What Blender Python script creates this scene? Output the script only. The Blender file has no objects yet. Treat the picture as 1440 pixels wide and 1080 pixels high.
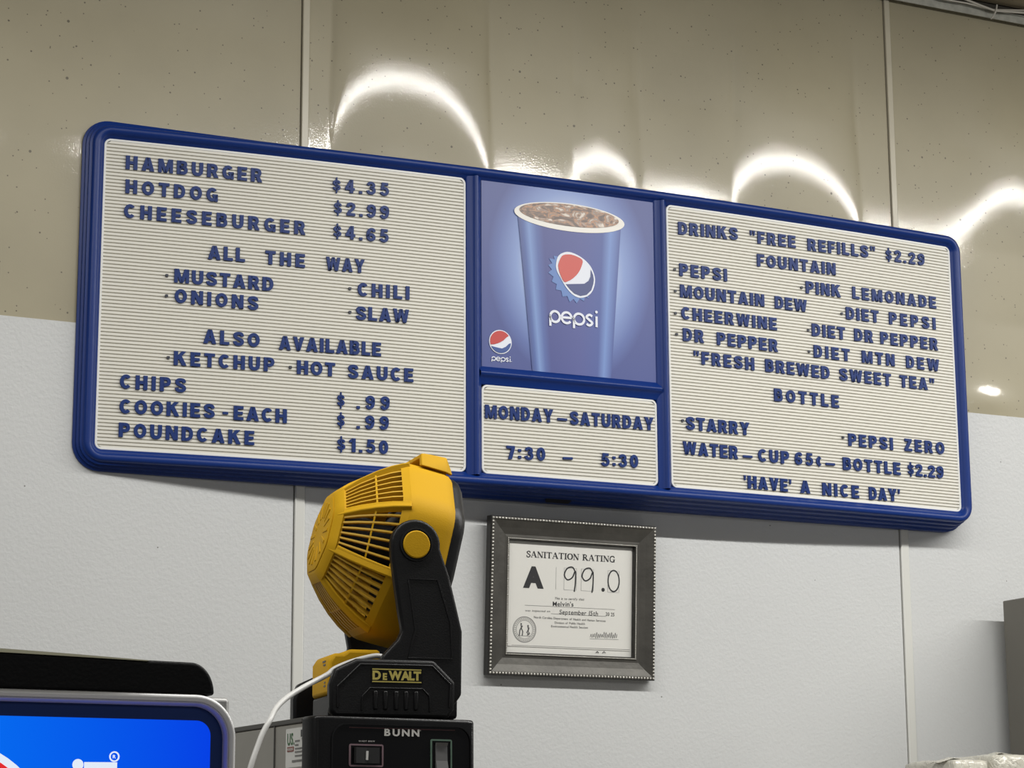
import bpy, bmesh, math, random
import numpy as np
from mathutils import Vector, Matrix

S = bpy.context.scene
COL = S.collection
R = math.radians

# ------------------------------------------------------------------ camera
cam_data = bpy.data.cameras.new('camera')
cam_data.sensor_fit = 'HORIZONTAL'
cam_data.sensor_width = 36.0
cam_data.lens = 36.0 * 3249.5 / 1440.0
cam_data.clip_start = 0.05
cam = bpy.data.objects.new('camera', cam_data)
COL.objects.link(cam)
RIGHT = Vector((0.8984, -0.4391, -0.0053)); UP = Vector((-0.0870, -0.1899, 0.9779)); FWD = Vector((0.4304, 0.8781, 0.2088))
FWD.normalize(); RIGHT = (RIGHT - FWD * RIGHT.dot(FWD)).normalized(); UP = RIGHT.cross(FWD)
mw = Matrix((RIGHT, UP, -FWD)).transposed().to_4x4()
mw.translation = Vector((-1.7295, -3.7860, 1.5500))
cam.matrix_world = mw
S.camera = cam

# ------------------------------------------------------------------ world, lamps, exposure
S.view_settings.view_transform = 'Standard'
S.view_settings.look = 'None'
S.view_settings.exposure = 0.0
S.view_settings.gamma = 1.0
S.view_settings.use_curve_mapping = False
world = bpy.data.worlds.new('room_air'); S.world = world
world.use_nodes = True
world.node_tree.nodes['Background'].inputs[0].default_value = (0.95, 0.97, 1.0, 1)
world.node_tree.nodes['Background'].inputs[1].default_value = 0.13


def tube_row(name, x, y, z, length, width, power, color=(1.0, 0.985, 0.95), tilt=0.0):
    l = bpy.data.lights.new(name, 'AREA')
    l.shape = 'RECTANGLE'; l.size = length; l.size_y = width; l.energy = power; l.color = color
    o = bpy.data.objects.new(name, l); COL.objects.link(o)
    o.location = (x, y, z); o.rotation_euler = (R(tilt), 0, 0)
    return o


tube_row('fluorescent_row', 2.10, -1.60, 3.372, 4.7, 0.038, 104, tilt=6)
tube_row('fill_row_left', -1.75, -1.60, 3.372, 2.4, 0.045, 36, tilt=6)  # added unseen fill row, brightens the left part of the wall
tube_row('fill_row_behind', 1.0, -5.40, 3.372, 7.0, 0.10, 66)  # added fill light behind the camera, lifts the surfaces facing it

# ------------------------------------------------------------------ helpers


class MB:
    def __init__(self):
        self.v = []; self.f = []; self.m = []; self.mi = 0

    def add(self, vs, fs):
        o = len(self.v)
        self.v += [tuple(p) for p in vs]
        self.f += [tuple(i + o for i in f) for f in fs]
        self.m += [self.mi] * len(fs)
        return self

    def box(self, x0, y0, z0, x1, y1, z1):
        vs = [(x, y, z) for x in (x0, x1) for y in (y0, y1) for z in (z0, z1)]
        return self.add(vs, [(0, 1, 3, 2), (4, 6, 7, 5), (0, 4, 5, 1), (2, 3, 7, 6), (0, 2, 6, 4), (1, 5, 7, 3)])

    def prism(self, poly, fn, d0, d1):
        """poly of (u, v); fn(u, v, d) -> point; closed between depths d0 and d1."""
        n = len(poly)
        vs = [fn(u, v, d0) for u, v in poly] + [fn(u, v, d1) for u, v in poly]
        fs = [tuple(range(n)), tuple(range(2 * n - 1, n - 1, -1))]
        fs += [(i, i + n, (i + 1) % n + n, (i + 1) % n) for i in range(n)]
        return self.add(vs, fs)

    def strip(self, pts, width, fn, d0, d1, closed=False):
        """flat ribbon along 2-D points"""
        n = len(pts)
        L = []; Rr = []
        for i in range(n):
            a = pts[i - 1] if (i > 0 or closed) else pts[i]
            b = pts[(i + 1) % n] if (i < n - 1 or closed) else pts[i]
            tx, ty = b[0] - a[0], b[1] - a[1]
            l = math.hypot(tx, ty) or 1.0
            w = width[i] if isinstance(width, (list, tuple)) else width
            nx, ny = -ty / l * w / 2, tx / l * w / 2
            L.append((pts[i][0] + nx, pts[i][1] + ny)); Rr.append((pts[i][0] - nx, pts[i][1] - ny))
        vs = []
        for i in range(n):
            vs += [fn(*L[i], d1), fn(*Rr[i], d1), fn(*Rr[i], d0), fn(*L[i], d0)]
        fs = []
        for i in range(n if closed else n - 1):
            a, b = 4 * i, 4 * ((i + 1) % n)
            for k in range(4):
                fs.append((a + k, b + k, b + (k + 1) % 4, a + (k + 1) % 4))
        if not closed:
            fs += [(0, 1, 2, 3), (4 * n - 1, 4 * n - 2, 4 * n - 3, 4 * n - 4)]
        return self.add(vs, fs)

    def tube(self, pts, r, seg=10):
        pts = [Vector(p) for p in pts]; n = len(pts)
        vs = []; up = Vector((0, 0, 1)); prev = None
        for i in range(n):
            t = (pts[min(i + 1, n - 1)] - pts[max(i - 1, 0)]).normalized()
            if prev is None:
                a = t.cross(up)
                if a.length < 1e-3: a = t.cross(Vector((1, 0, 0)))
            else:
                a = prev - t * prev.dot(t)
            a.normalize(); prev = a; b = t.cross(a)
            rr = r[i] if isinstance(r, (list, tuple)) else r
            for k in range(seg):
                c = 2 * math.pi * k / seg
                vs.append(pts[i] + a * (rr * math.cos(c)) + b * (rr * math.sin(c)))
        fs = []
        for i in range(n - 1):
            for k in range(seg):
                fs.append((i * seg + k, i * seg + (k + 1) % seg, (i + 1) * seg + (k + 1) % seg, (i + 1) * seg + k))
        fs += [tuple(range(seg - 1, -1, -1)), tuple(range((n - 1) * seg, n * seg))]
        return self.add(vs, fs)

    def rings(self, rings, closed=False, cap0=False, cap1=False):
        """list of equally long closed loops of points, skinned in order"""
        n = len(rings[0]); vs = [p for rg in rings for p in rg]; fs = []
        m = len(rings)
        for i in range(m if closed else m - 1):
            j = (i + 1) % m
            for k in range(n):
                fs.append((i * n + k, i * n + (k + 1) % n, j * n + (k + 1) % n, j * n + k))
        if cap0: fs.append(tuple(range(n - 1, -1, -1)))
        if cap1: fs.append(tuple(range((m - 1) * n, m * n)))
        return self.add(vs, fs)

    def ball(self, c, r, sx=1, sy=1, sz=1, nu=8, nv=5, rot=0.0):
        vs = [(0, 0, 1)]
        for i in range(1, nv):
            p = math.pi * i / nv
            for k in range(nu):
                t = 2 * math.pi * k / nu
                vs.append((math.sin(p) * math.cos(t), math.sin(p) * math.sin(t), math.cos(p)))
        vs.append((0, 0, -1))
        cr, sr = math.cos(rot), math.sin(rot)
        out = []
        for x, y, z in vs:
            x, y, z = x * r * sx, y * r * sy, z * r * sz
            x, z = x * cr - z * sr, x * sr + z * cr
            out.append((c[0] + x, c[1] + y, c[2] + z))
        fs = [(0, 1 + k, 1 + (k + 1) % nu) for k in range(nu)]
        for i in range(nv - 2):
            for k in range(nu):
                a = 1 + i * nu
                fs.append((a + k, a + nu + k, a + nu + (k + 1) % nu, a + (k + 1) % nu))
        a = 1 + (nv - 2) * nu
        fs += [(len(vs) - 1, a + (k + 1) % nu, a + k) for k in range(nu)]
        return self.add(out, fs)

    def build(self, name, mats, parent=None, smooth=False, bevel=0.0, bseg=2, angle=40):
        me = bpy.data.meshes.new(name)
        me.from_pydata(self.v, [], self.f)
        if not isinstance(mats, (list, tuple)): mats = [mats]
        for m in mats: me.materials.append(m)
        if len(mats) > 1: me.polygons.foreach_set('material_index', self.m)
        bm = bmesh.new(); bm.from_mesh(me)
        bmesh.ops.recalc_face_normals(bm, faces=bm.faces)
        bm.to_mesh(me); bm.free()
        if smooth or bevel: me.shade_smooth()
        if smooth or bevel: me.set_sharp_from_angle(angle=R(angle))
        o = bpy.data.objects.new(name, me); COL.objects.link(o)
        if bevel:
            b = o.modifiers.new('edge', 'BEVEL'); b.width = bevel; b.segments = bseg; b.limit_method = 'ANGLE'; b.angle_limit = R(35)
            b.harden_normals = False
        if parent is not None: o.parent = parent
        return o


def tag(o, label=None, cat=None, group=None, kind=None):
    if label: o['label'] = label
    if cat: o['category'] = cat
    if group: o['group'] = group
    if kind: o['kind'] = kind
    return o


def empty(name, loc, rz=0.0):
    o = bpy.data.objects.new(name, None); COL.objects.link(o)
    o.location = loc; o.rotation_euler = (0, 0, rz); o.empty_display_size = 0.05
    return o


def rrect(x0, z0, x1, z1, r, n=6):
    """rounded rectangle, counter-clockwise from lower left"""
    pts = []
    for cx, cz, a0 in ((x1 - r, z0 + r, -90), (x1 - r, z1 - r, 0), (x0 + r, z1 - r, 90), (x0 + r, z0 + r, 180)):
        for k in range(n + 1):
            a = R(a0 + 90 * k / n)
            pts.append((cx + r * math.cos(a), cz + r * math.sin(a)))
    return pts


def ellipse(cx, cz, a, b, n=40, rot=0.0, t0=0.0, t1=360.0):
    pts = []
    full = abs(t1 - t0) >= 360
    for k in range(n if full else n + 1):
        t = R(t0 + (t1 - t0) * k / n)
        x, z = a * math.cos(t), b * math.sin(t)
        pts.append((cx + x * math.cos(rot) - z * math.sin(rot), cz + x * math.sin(rot) + z * math.cos(rot)))
    return pts


def open_spline(p, k=5):
    out = []; n = len(p)
    for i in range(n - 1):
        p0, p1, p2, p3 = p[max(0, i - 1)], p[i], p[i + 1], p[min(n - 1, i + 2)]
        for j in range(k):
            t = j / k
            out.append(tuple(0.5 * ((2 * p1[c]) + (-p0[c] + p2[c]) * t + (2 * p0[c] - 5 * p1[c] + 4 * p2[c] - p3[c]) * t * t + (-p0[c] + 3 * p1[c] - 3 * p2[c] + p3[c]) * t ** 3) for c in range(len(p1))))
    out.append(tuple(p[-1]))
    return out



# ------------------------------------------------------------------ materials
def srgb(r, g, b):
    f = lambda c: (c / 255 / 12.92) if c / 255 <= 0.04045 else ((c / 255 + 0.055) / 1.055) ** 2.4
    return (f(r), f(g), f(b), 1.0)


def mat(name, col, rough=0.5, metal=0.0, spec=0.5, bump=0.0, bscale=200.0, vary=0.0, vscale=8.0, emit=None, estr=0.0, coat=0.0):
    m = bpy.data.materials.new(name); m.use_nodes = True
    nt = m.node_tree; N = nt.nodes; L = nt.links
    b = N['Principled BSDF']
    b.inputs['Base Color'].default_value = col
    b.inputs['Roughness'].default_value = rough
    b.inputs['Metallic'].default_value = metal
    b.inputs['Specular IOR Level'].default_value = spec
    b.inputs['Coat Weight'].default_value = coat
    if emit:
        b.inputs['Emission Color'].default_value = emit; b.inputs['Emission Strength'].default_value = estr
    tc = N.new('ShaderNodeTexCoord')
    if vary:
        n = N.new('ShaderNodeTexNoise'); n.inputs['Scale'].default_value = vscale; n.inputs['Detail'].default_value = 5
        L.new(tc.outputs['Object'], n.inputs['Vector'])
        mp = N.new('ShaderNodeMapRange'); mp.inputs[1].default_value = 0.3; mp.inputs[2].default_value = 0.7
        mp.inputs[3].default_value = 1 - vary; mp.inputs[4].default_value = 1 + vary
        L.new(n.outputs['Fac'], mp.inputs[0])
        mx = N.new('ShaderNodeVectorMath'); mx.operation = 'SCALE'
        mx.inputs[0].default_value = col[:3]
        L.new(mp.outputs[0], mx.inputs['Scale']); L.new(mx.outputs[0], b.inputs['Base Color'])
    if bump:
        n = N.new('ShaderNodeTexNoise'); n.inputs['Scale'].default_value = bscale; n.inputs['Detail'].default_value = 3
        L.new(tc.outputs['Object'], n.inputs['Vector'])
        bp = N.new('ShaderNodeBump'); bp.inputs['Strength'].default_value = bump; bp.inputs['Distance'].default_value = 0.002
        L.new(n.outputs['Fac'], bp.inputs['Height']); L.new(bp.outputs[0], b.inputs['Normal'])
    return m


def wall_mat(name, col, rough, spec, pebble, pscale, specks, blotch=0.06, bd=0.002):
    """painted sheet with an orange-peel surface and a scatter of dark fly specks"""
    m = mat(name, col, rough, spec=spec)
    nt = m.node_tree; N = nt.nodes; L = nt.links; b = N['Principled BSDF']
    tc = N.new('ShaderNodeTexCoord')
    big = N.new('ShaderNodeTexNoise'); big.inputs['Scale'].default_value = 3.0; big.inputs['Detail'].default_value = 6
    L.new(tc.outputs['Object'], big.inputs['Vector'])
    mp = N.new('ShaderNodeMapRange'); mp.inputs[1].default_value = 0.3; mp.inputs[2].default_value = 0.7
    mp.inputs[3].default_value = 1 - blotch; mp.inputs[4].default_value = 1 + blotch
    L.new(big.outputs['Fac'], mp.inputs[0])
    mx = N.new('ShaderNodeVectorMath'); mx.operation = 'SCALE'; mx.inputs[0].default_value = col[:3]
    L.new(mp.outputs[0], mx.inputs['Scale'])
    last = mx.outputs[0]
    for sc, rad, thr in specks:
        vo = N.new('ShaderNodeTexVoronoi'); vo.inputs['Scale'].default_value = sc
        L.new(tc.outputs['Object'], vo.inputs['Vector'])
        sep = N.new('ShaderNodeSeparateColor'); L.new(vo.outputs['Color'], sep.inputs[0])
        g = N.new('ShaderNodeMath'); g.operation = 'GREATER_THAN'; g.inputs[1].default_value = thr; L.new(sep.outputs[0], g.inputs[0])
        d = N.new('ShaderNodeMath'); d.operation = 'LESS_THAN'; d.inputs[1].default_value = rad; L.new(vo.outputs['Distance'], d.inputs[0])
        a = N.new('ShaderNodeMath'); a.operation = 'MULTIPLY'; L.new(g.outputs[0], a.inputs[0]); L.new(d.outputs[0], a.inputs[1])
        mm = N.new('ShaderNodeMix'); mm.data_type = 'RGBA'
        k = N.new('ShaderNodeMath'); k.operation = 'MULTIPLY'; k.inputs[1].default_value = 0.75; L.new(a.outputs[0], k.inputs[0])
        L.new(k.outputs[0], mm.inputs['Factor']); L.new(last, mm.inputs[6]); mm.inputs[7].default_value = (0.06, 0.05, 0.035, 1)
        last = mm.outputs[2]
    L.new(last, b.inputs['Base Color'])
    n = N.new('ShaderNodeTexNoise'); n.inputs['Scale'].default_value = pscale; n.inputs['Detail'].default_value = 4
    L.new(tc.outputs['Object'], n.inputs['Vector'])
    bp = N.new('ShaderNodeBump'); bp.inputs['Strength'].default_value = pebble; bp.inputs['Distance'].default_value = bd
    L.new(n.outputs['Fac'], bp.inputs['Height']); L.new(bp.outputs[0], b.inputs['Normal'])
    return m


M = {}
M['upper'] = wall_mat('beige_semi_gloss_sheet', (0.385, 0.345, 0.236, 1), 0.085, 0.42, 0.24, 300, ((34, 0.09, 0.90), (75, 0.13, 0.88), (120, 0.16, 0.88), (9, 0.028, 0.82)), 0.09, 0.0004)
_u = M['upper'].node_tree.nodes['Principled BSDF']
_u.inputs['Roughness'].default_value = 0.40; _u.inputs['Specular IOR Level'].default_value = 0.45
_u.inputs['Coat Weight'].default_value = 0.85; _u.inputs['Coat Roughness'].default_value = 0.075; _u.inputs['Coat IOR'].default_value = 1.5
_bn = [l.from_socket for l in _u.inputs['Normal'].links][0]
M['upper'].node_tree.links.new(_bn, _u.inputs['Coat Normal'])
M['lower'] = wall_mat('pebbled_light_grey_panel', (0.605, 0.615, 0.61, 1), 0.42, 0.5, 0.36, 165, ((60, 0.08, 0.985),), 0.02)
M['batten_upper'] = mat('beige_batten', (0.53, 0.49, 0.38, 1), 0.3, vary=0.06)
M['batten_lower'] = mat('light_grey_batten', (0.66, 0.66, 0.62, 1), 0.35)
M['gap'] = mat('dark_joint', (0.05, 0.045, 0.035, 1), 0.9)
M['ceiling'] = mat('tan_ceiling_boards', (0.34, 0.29, 0.20, 1), 0.7, vary=0.1)
M['floor'] = mat('floor_tile', (0.16, 0.15, 0.135, 1), 0.4, vary=0.05)
M['galv'] = mat('galvanised_angle', (0.46, 0.46, 0.41, 1), 0.45, 0.35, vary=0.15, vscale=60)
M['cable'] = mat('off_white_cable', (0.62, 0.59, 0.52, 1), 0.5)
M['blue'] = mat('blue_plastic', (0.005, 0.030, 0.185, 1), 0.36, spec=0.32, bump=0.05, bscale=600)
M['board'] = mat('cream_grooved_plastic', (0.76, 0.74, 0.665, 1), 0.45)
M['lip'] = mat('white_panel_lip', (0.80, 0.80, 0.77, 1), 0.4)
M['letter'] = mat('navy_letters', (0.007, 0.031, 0.165, 1), 0.42, spec=0.28)
M['bullet'] = mat('dark_bullets', (0.025, 0.03, 0.05, 1), 0.4)

# ------------------------------------------------------------------ lettering
GLY = {}


def glyphs(chars, bold):
    """outline meshes of the built-in face, cap height 1, extruded -0.5 .. 0.5"""
    need = [c for c in dict.fromkeys(chars) if (c, bold) not in GLY]
    if not need: return
    if 'H' not in need: need.append('H')
    tmp = []
    for c in need:
        cu = bpy.data.curves.new('glyph', 'FONT'); cu.body = c; cu.size = 1.0; cu.extrude = 0.5; cu.offset = bold; cu.resolution_u = 4
        o = bpy.data.objects.new('glyph', cu); COL.objects.link(o); tmp.append((c, o))
    bpy.context.view_layer.update()
    dg = bpy.context.evaluated_depsgraph_get()
    raw = {}
    for c, o in tmp:
        me = o.evaluated_get(dg).to_mesh()
        vs = [tuple(v.co) for v in me.vertices]; fs = [tuple(p.vertices) for p in me.polygons]
        raw[c] = (vs, fs)
        o.evaluated_get(dg).to_mesh_clear()
    for c, o in tmp:
        cu = o.data; bpy.data.objects.remove(o); bpy.data.curves.remove(cu)
    hz = [v[1] for v in raw['H'][0]]; z0, z1 = min(hz), max(hz); s = 1.0 / (z1 - z0)
    for c, (vs, fs) in raw.items():
        if not vs: continue
        xs = [v[0] for v in vs]; x0, x1 = min(xs), max(xs)
        GLY[(c, bold)] = ([((x - x0) * s, (y - z0) * s, e) for x, y, e in vs], fs, (x1 - x0) * s)


def text_mb(mb, txt, xl, zl, xr, zr, cap, fn, d0, d1, bold=0.0, squash=None, shear=0.0):
    """set txt between (xl, zl) and (xr, zr) on the surface fn(u, v, d)"""
    glyphs([c for c in txt if c != ' '], bold)
    SP = 0.38
    w = [SP if c == ' ' else GLY[(c, bold)][2] for c in txt]
    X = xr - xl
    if squash is None:
        gap0 = 0.16
        k = min(1.10, X / (cap * (sum(w) + gap0 * (len(txt) - 1))))
        k = max(k, 0.5)
    else:
        k = squash
    gap = (X - k * cap * sum(w)) / max(1, len(txt) - 1)
    x = xl
    for c, wi in zip(txt, w):
        if c != ' ':
            vs, fs, _ = GLY[(c, bold)]
            zb = zl + (zr - zl) * ((x - xl) / X if X else 0)
            mb.add([fn(x + (a + shear * b) * k * cap, zb + b * cap, d0 if e < 0 else d1) for a, b, e in vs], fs)
        x += wi * k * cap + gap
    return mb



# ------------------------------------------------------------------ heavy block letters of the changeable sign
def _rc(a, b, c, d): return ('P', [(a, b), (c, b), (c, d), (a, d)])


def _el(cx, cy, rx, ry, w, t0=0, t1=360, n=28):
    p = ellipse(cx, cy, rx, ry, n, 0, t0, t1)
    return ('C', p, w) if abs(t1 - t0) >= 360 else ('S', p, w)


def _sp(p, w): return ('S', open_spline(p, 4), w)


_S = [(.585, .69), (.53, .85), (.35, .89), (.165, .84), (.125, .70), (.20, .58), (.40, .48), (.55, .39), (.59, .26), (.51, .14), (.34, .11), (.165, .16), (.11, .31)]
_PB = [(.15, .89), (.40, .89), (.52, .84), (.575, .675), (.52, .51), (.40, .46), (.15, .46)]
_6 = [_el(.31, .30, .20, .195, .21), _sp([(.53, .72), (.46, .86), (.33, .89), (.18, .79), (.11, .54), (.11, .30)], .21)]


def _rot(g, w): return [(e[0], [(w - a, 1 - b) for a, b in e[1]]) + tuple(e[2:]) for e in g]


BLOCK = {
    'A': ([('P', [(0, 0), (.27, 0), (.50, 1), (.28, 1)]), ('P', [(.82, 0), (.55, 0), (.32, 1), (.54, 1)]), _rc(.2, .18, .62, .37)], .82),
    'B': ([_rc(0, 0, .25, 1), _sp([(.15, .89), (.40, .89), (.52, .84), (.545, .71), (.50, .57), (.40, .52), (.15, .52)], .22), _sp([(.15, .52), (.42, .52), (.55, .46), (.59, .31), (.54, .16), (.42, .11), (.15, .11)], .22)], .71),
    'C': ([_el(.37, .5, .255, .385, .23, 42, 318)], .71),
    'D': ([_rc(0, 0, .25, 1), _sp([(.15, .89), (.33, .89), (.52, .80), (.61, .5), (.52, .20), (.33, .11), (.15, .11)], .22)], .73),
    'E': ([_rc(0, 0, .25, 1), _rc(.1, 0, .63, .21), _rc(.1, .40, .58, .60), _rc(.1, .79, .62, 1)], .63),
    'F': ([_rc(0, 0, .25, 1), _rc(.1, .38, .54, .58), _rc(.1, .79, .60, 1)], .60),
    'G': ([_el(.37, .5, .255, .385, .23, 42, 345), _rc(.40, .34, .74, .53), _rc(.55, 0, .74, .5)], .74),
    'H': ([_rc(0, 0, .25, 1), _rc(.49, 0, .74, 1), _rc(.2, .39, .55, .61)], .74),
    'I': ([_rc(0, 0, .25, 1)], .25),
    'K': ([_rc(0, 0, .25, 1), ('P', [(.2, .33), (.2, .63), (.47, 1), (.77, 1)]), ('P', [(.28, .50), (.47, .70), (.81, 0), (.52, 0)])], .81),
    'L': ([_rc(0, 0, .25, 1), _rc(.1, 0, .60, .21)], .60),
    'M': ([_rc(0, 0, .21, 1), _rc(.73, 0, .94, 1), ('P', [(.0, 1), (.29, 1), (.56, 0), (.38, 0)]), ('P', [(.94, 1), (.65, 1), (.38, 0), (.56, 0)])], .94),
    'N': ([_rc(0, 0, .23, 1), _rc(.53, 0, .76, 1), ('P', [(0, 1), (.26, 1), (.76, 0), (.50, 0)])], .76),
    'O': ([_el(.39, .5, .275, .385, .23)], .78),
    'P': ([_rc(0, 0, .25, 1), _sp(_PB, .22)], .69),
    'R': ([_rc(0, 0, .25, 1), _sp(_PB, .22), ('P', [(.30, .46), (.54, .46), (.75, 0), (.47, 0)])], .75),
    'S': ([_sp(_S, .22)], .70),
    'T': ([_rc(0, .79, .68, 1), _rc(.215, 0, .465, .9)], .68),
    'U': ([_sp([(.125, 1), (.125, .42), (.19, .18), (.37, .115), (.55, .18), (.615, .42), (.615, 1)], .24)], .74),
    'V': ([('P', [(0, 1), (.27, 1), (.50, 0), (.28, 0)]), ('P', [(.78, 1), (.51, 1), (.28, 0), (.50, 0)])], .78),
    'W': ([('P', [(0, 1), (.24, 1), (.41, 0), (.19, 0)]), ('P', [(.19, 0), (.41, 0), (.65, 1), (.46, 1)]), ('P', [(.92, 0), (.70, 0), (.46, 1), (.65, 1)]), ('P', [(1.11, 1), (.87, 1), (.70, 0), (.92, 0)])], 1.11),
    'Y': ([('P', [(0, 1), (.28, 1), (.52, .40), (.28, .40)]), ('P', [(.80, 1), (.52, 1), (.28, .40), (.52, .40)]), _rc(.275, 0, .525, .45)], .80),
    'Z': ([_rc(0, 0, .66, .21), _rc(.02, .79, .64, 1), ('P', [(0, .20), (.30, .20), (.64, .80), (.34, .80)])], .66),
    '0': ([_el(.31, .5, .20, .385, .22)], .62),
    '1': ([_rc(.19, 0, .43, 1), ('P', [(.02, .68), (.02, .84), (.22, 1), (.30, 1), (.30, .72)])], .43),
    '2': ([_sp([(.11, .66), (.16, .84), (.32, .89), (.48, .82), (.50, .66), (.40, .48), (.22, .30), (.14, .10)], .21), _rc(.03, 0, .61, .20)], .62),
    '3': ([_sp([(.11, .70), (.18, .85), (.32, .89), (.47, .81), (.47, .63), (.27, .53)], .20), _sp([(.27, .53), (.49, .46), (.52, .27), (.43, .14), (.29, .11), (.15, .16), (.09, .31)], .20)], .63),
    '4': ([_rc(0, .21, .66, .39), _rc(.33, 0, .55, 1), ('P', [(0, .36), (.23, .36), (.50, 1), (.33, 1)])], .66),
    '5': ([_rc(.11, .80, .56, 1), ('P', [(.05, .44), (.25, .46), (.31, .9), (.11, .9)]), _sp([(.14, .50), (.30, .58), (.47, .51), (.52, .34), (.45, .17), (.30, .11), (.15, .16), (.09, .28)], .20)], .63),
    '6': (_6, .62), '9': (_rot(_6, .62), .62),
    '7': ([_rc(.01, .79, .60, 1), ('P', [(.35, .82), (.60, .82), (.38, 0), (.13, 0)])], .60),
    '$': ([('S', [(a * .80, .10 + b * .80) for a, b in open_spline(_S, 4)], .145), _rc(.235, -.09, .325, 1.09)], .56),
    '\u00a2': ([_el(.24, .42, .165, .27, .15, 45, 315), _rc(.20, .0, .28, .84)], .42),
    '.': ([_rc(0, 0, .21, .20)], .21),
    ':': ([_rc(0, .08, .21, .28), _rc(0, .58, .21, .78)], .21),
    '"': ([('P', [(.03, .62), (.13, .62), (.17, 1), (.0, 1)]), ('P', [(.28, .62), (.38, .62), (.42, 1), (.25, 1)])], .42),
    "'": ([('P', [(.03, .62), (.13, .62), (.17, 1), (.0, 1)])], .17),
}
for _c, (_g, _w) in BLOCK.items():
    _m = MB(); _f = lambda u, v, d: (u, v, d)
    for _e in _g:
        if _e[0] == 'P': _m.prism(_e[1], _f, -0.5, 0.5)
        else: _m.strip(_e[1], _e[2], _f, -0.5, 0.5, closed=_e[0] == 'C')
    GLY[(_c, 'block')] = (_m.v, _m.f, _w)

# ------------------------------------------------------------------ room shell
WT, LT = 2.4836, 3.3555          # top of the lower panels, underside of the ceiling angle
SEAM_U = (-0.2941, 1.0089); SEAM_L = (-0.2942, 0.9975)
XL, XR = -3.6, 4.6


def st(o): return tag(o, kind='structure')


st(MB().box(XL, 0.012, 0, XR, 0.14, 3.50).build('wall_back', M['gap']))
st(MB().box(XL, -8.0, -0.10, XR, 0.0, 0.0).build('floor', M['floor']))


def need_tilt(x):
    """how far the sheet leans forward (radians) at x: two buckled spots between the fixings give the arches"""
    def arch(c, a, top, p=2.0):
        u = abs(x - c) / a
        return (top - 2.835) * (1 - u ** p) ** 0.5 if u < 1 else 0.0
    z = 0.0
    z = max(z, arch(-0.080, 0.166, 3.008, 2.3))
    z = max(z, arch(0.775, 0.153, 2.965, 2.2))
    z = max(z, arch(0.335, 0.075, 2.915))
    u = abs(x - 1.345) / 0.24
    if u < 1: z = max(z, 0.125 * (0.5 + 0.5 * math.cos(math.pi * u)))
    if 0.42 < x < 0.62: z = max(z, 0.030 * (1 - ((x - 0.52) / 0.10) ** 2))
    if 0.10 < x < 0.24: z = max(z, 0.026 * (1 - ((x - 0.17) / 0.07) ** 2))
    return 0.40 * z


def smooth01(t):
    t = min(1.0, max(0.0, t)); return t * t * (3 - 2 * t)


def sheet(x0, x1, nx, nz):
    xs = np.linspace(x0, x1, nx); zs = np.linspace(WT - 0.006, LT + 0.012, nz)
    raw = np.array([need_tilt(x) for x in xs]) if x0 > -1 else np.full(nx, -0.030)
    ker = np.ones(3) / 3.0
    raw = np.convolve(np.pad(raw, 1, 'edge'), ker, 'valid')
    zs0 = 2.68 if x0 > 1.0 else 2.80          # where the lean begins, just above or beside the board
    edge = np.array([smooth01(min(x - x0, x1 - x) / 0.012) for x in xs])
    ztop = 3.055
    h = np.zeros((nz, nx))
    for i, x in enumerate(xs):
        k = raw[i]; za = 2.835 + k / 0.40
        c = 0.34 * min(1.0, max(0.0, k) / 0.02)
        def rise(z):
            up = max(0.0, z - zs0)
            v = k * up
            if z > 2.835: v += c * (za * (z - 2.835) - (z * z - 2.835 ** 2) / 2)
            elif x0 > 1.0: pass
            return v
        full = rise(ztop)
        for j, z in enumerate(zs):
            h[j, i] = (rise(z) if z <= ztop else full * (1 - smooth01((z - ztop) / 0.27))) * edge[i]
    h[np.abs(h) < 1e-7] = 0
    # the right-hand sheet also has a small dent near its lower edge beside the board
    if x0 > 1.0:
        for j, z in enumerate(zs):
            for i, x in enumerate(xs):
                h[j, i] += 0.0043 * math.exp(-((x - 1.225) / 0.060) ** 2) * math.exp(-((z - 2.512) / 0.020) ** 2 / 2)
    mb = MB()
    vs = [(xs[i], -h[j, i], zs[j]) for j in range(nz) for i in range(nx)]
    fs = [(j * nx + i, j * nx + i + 1, (j + 1) * nx + i + 1, (j + 1) * nx + i) for j in range(nz - 1) for i in range(nx - 1)]
    n = len(vs)
    back = [(xs[0], 0.012, zs[0]), (xs[-1], 0.012, zs[0]), (xs[-1], 0.012, zs[-1]), (xs[0], 0.012, zs[-1])]
    mb.add(vs + back, fs + [(0, n, n + 1, nx - 1), (n - 1, n + 2, n + 3, n - nx), (n - nx, n + 3, n, 0), (nx - 1, n + 1, n + 2, n - 1)])
    o = mb.build('wall_upper_sheet', M['upper'])
    me = o.data
    me.shade_smooth(); me.set_sharp_from_angle(angle=R(50))
    return st(o)


GU = 0.0085
sheet(XL, SEAM_U[0] - GU, 60, 40)
sheet(SEAM_U[0] + GU, SEAM_U[1] - GU, 360, 110)
sheet(SEAM_U[1] + GU, XR, 420, 110)
for k, (x0, x1) in enumerate(((XL, SEAM_L[0] - 0.0105), (SEAM_L[0] + 0.0105, SEAM_L[1] - 0.0105), (SEAM_L[1] + 0.0105, XR))):
    st(MB().box(x0, -0.002, 0.0, x1, 0.012, WT).build('wall_lower_panel', M['lower'], bevel=0.0012))
t = 0
for x in SEAM_U:
    t += 1
    st(MB().box(x - 0.0062, -0.0045, WT + 0.001, x + 0.0075, 0.012, LT + 0.01).build('trim_%d' % t, M['batten_upper'], bevel=0.0015))
for x in SEAM_L:
    t += 1
    st(MB().box(x - 0.0085, -0.0055, 0.0, x + 0.0105, 0.012, WT - 0.001).build('trim_%d' % t, M['batten_lower'], bevel=0.002))
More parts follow.
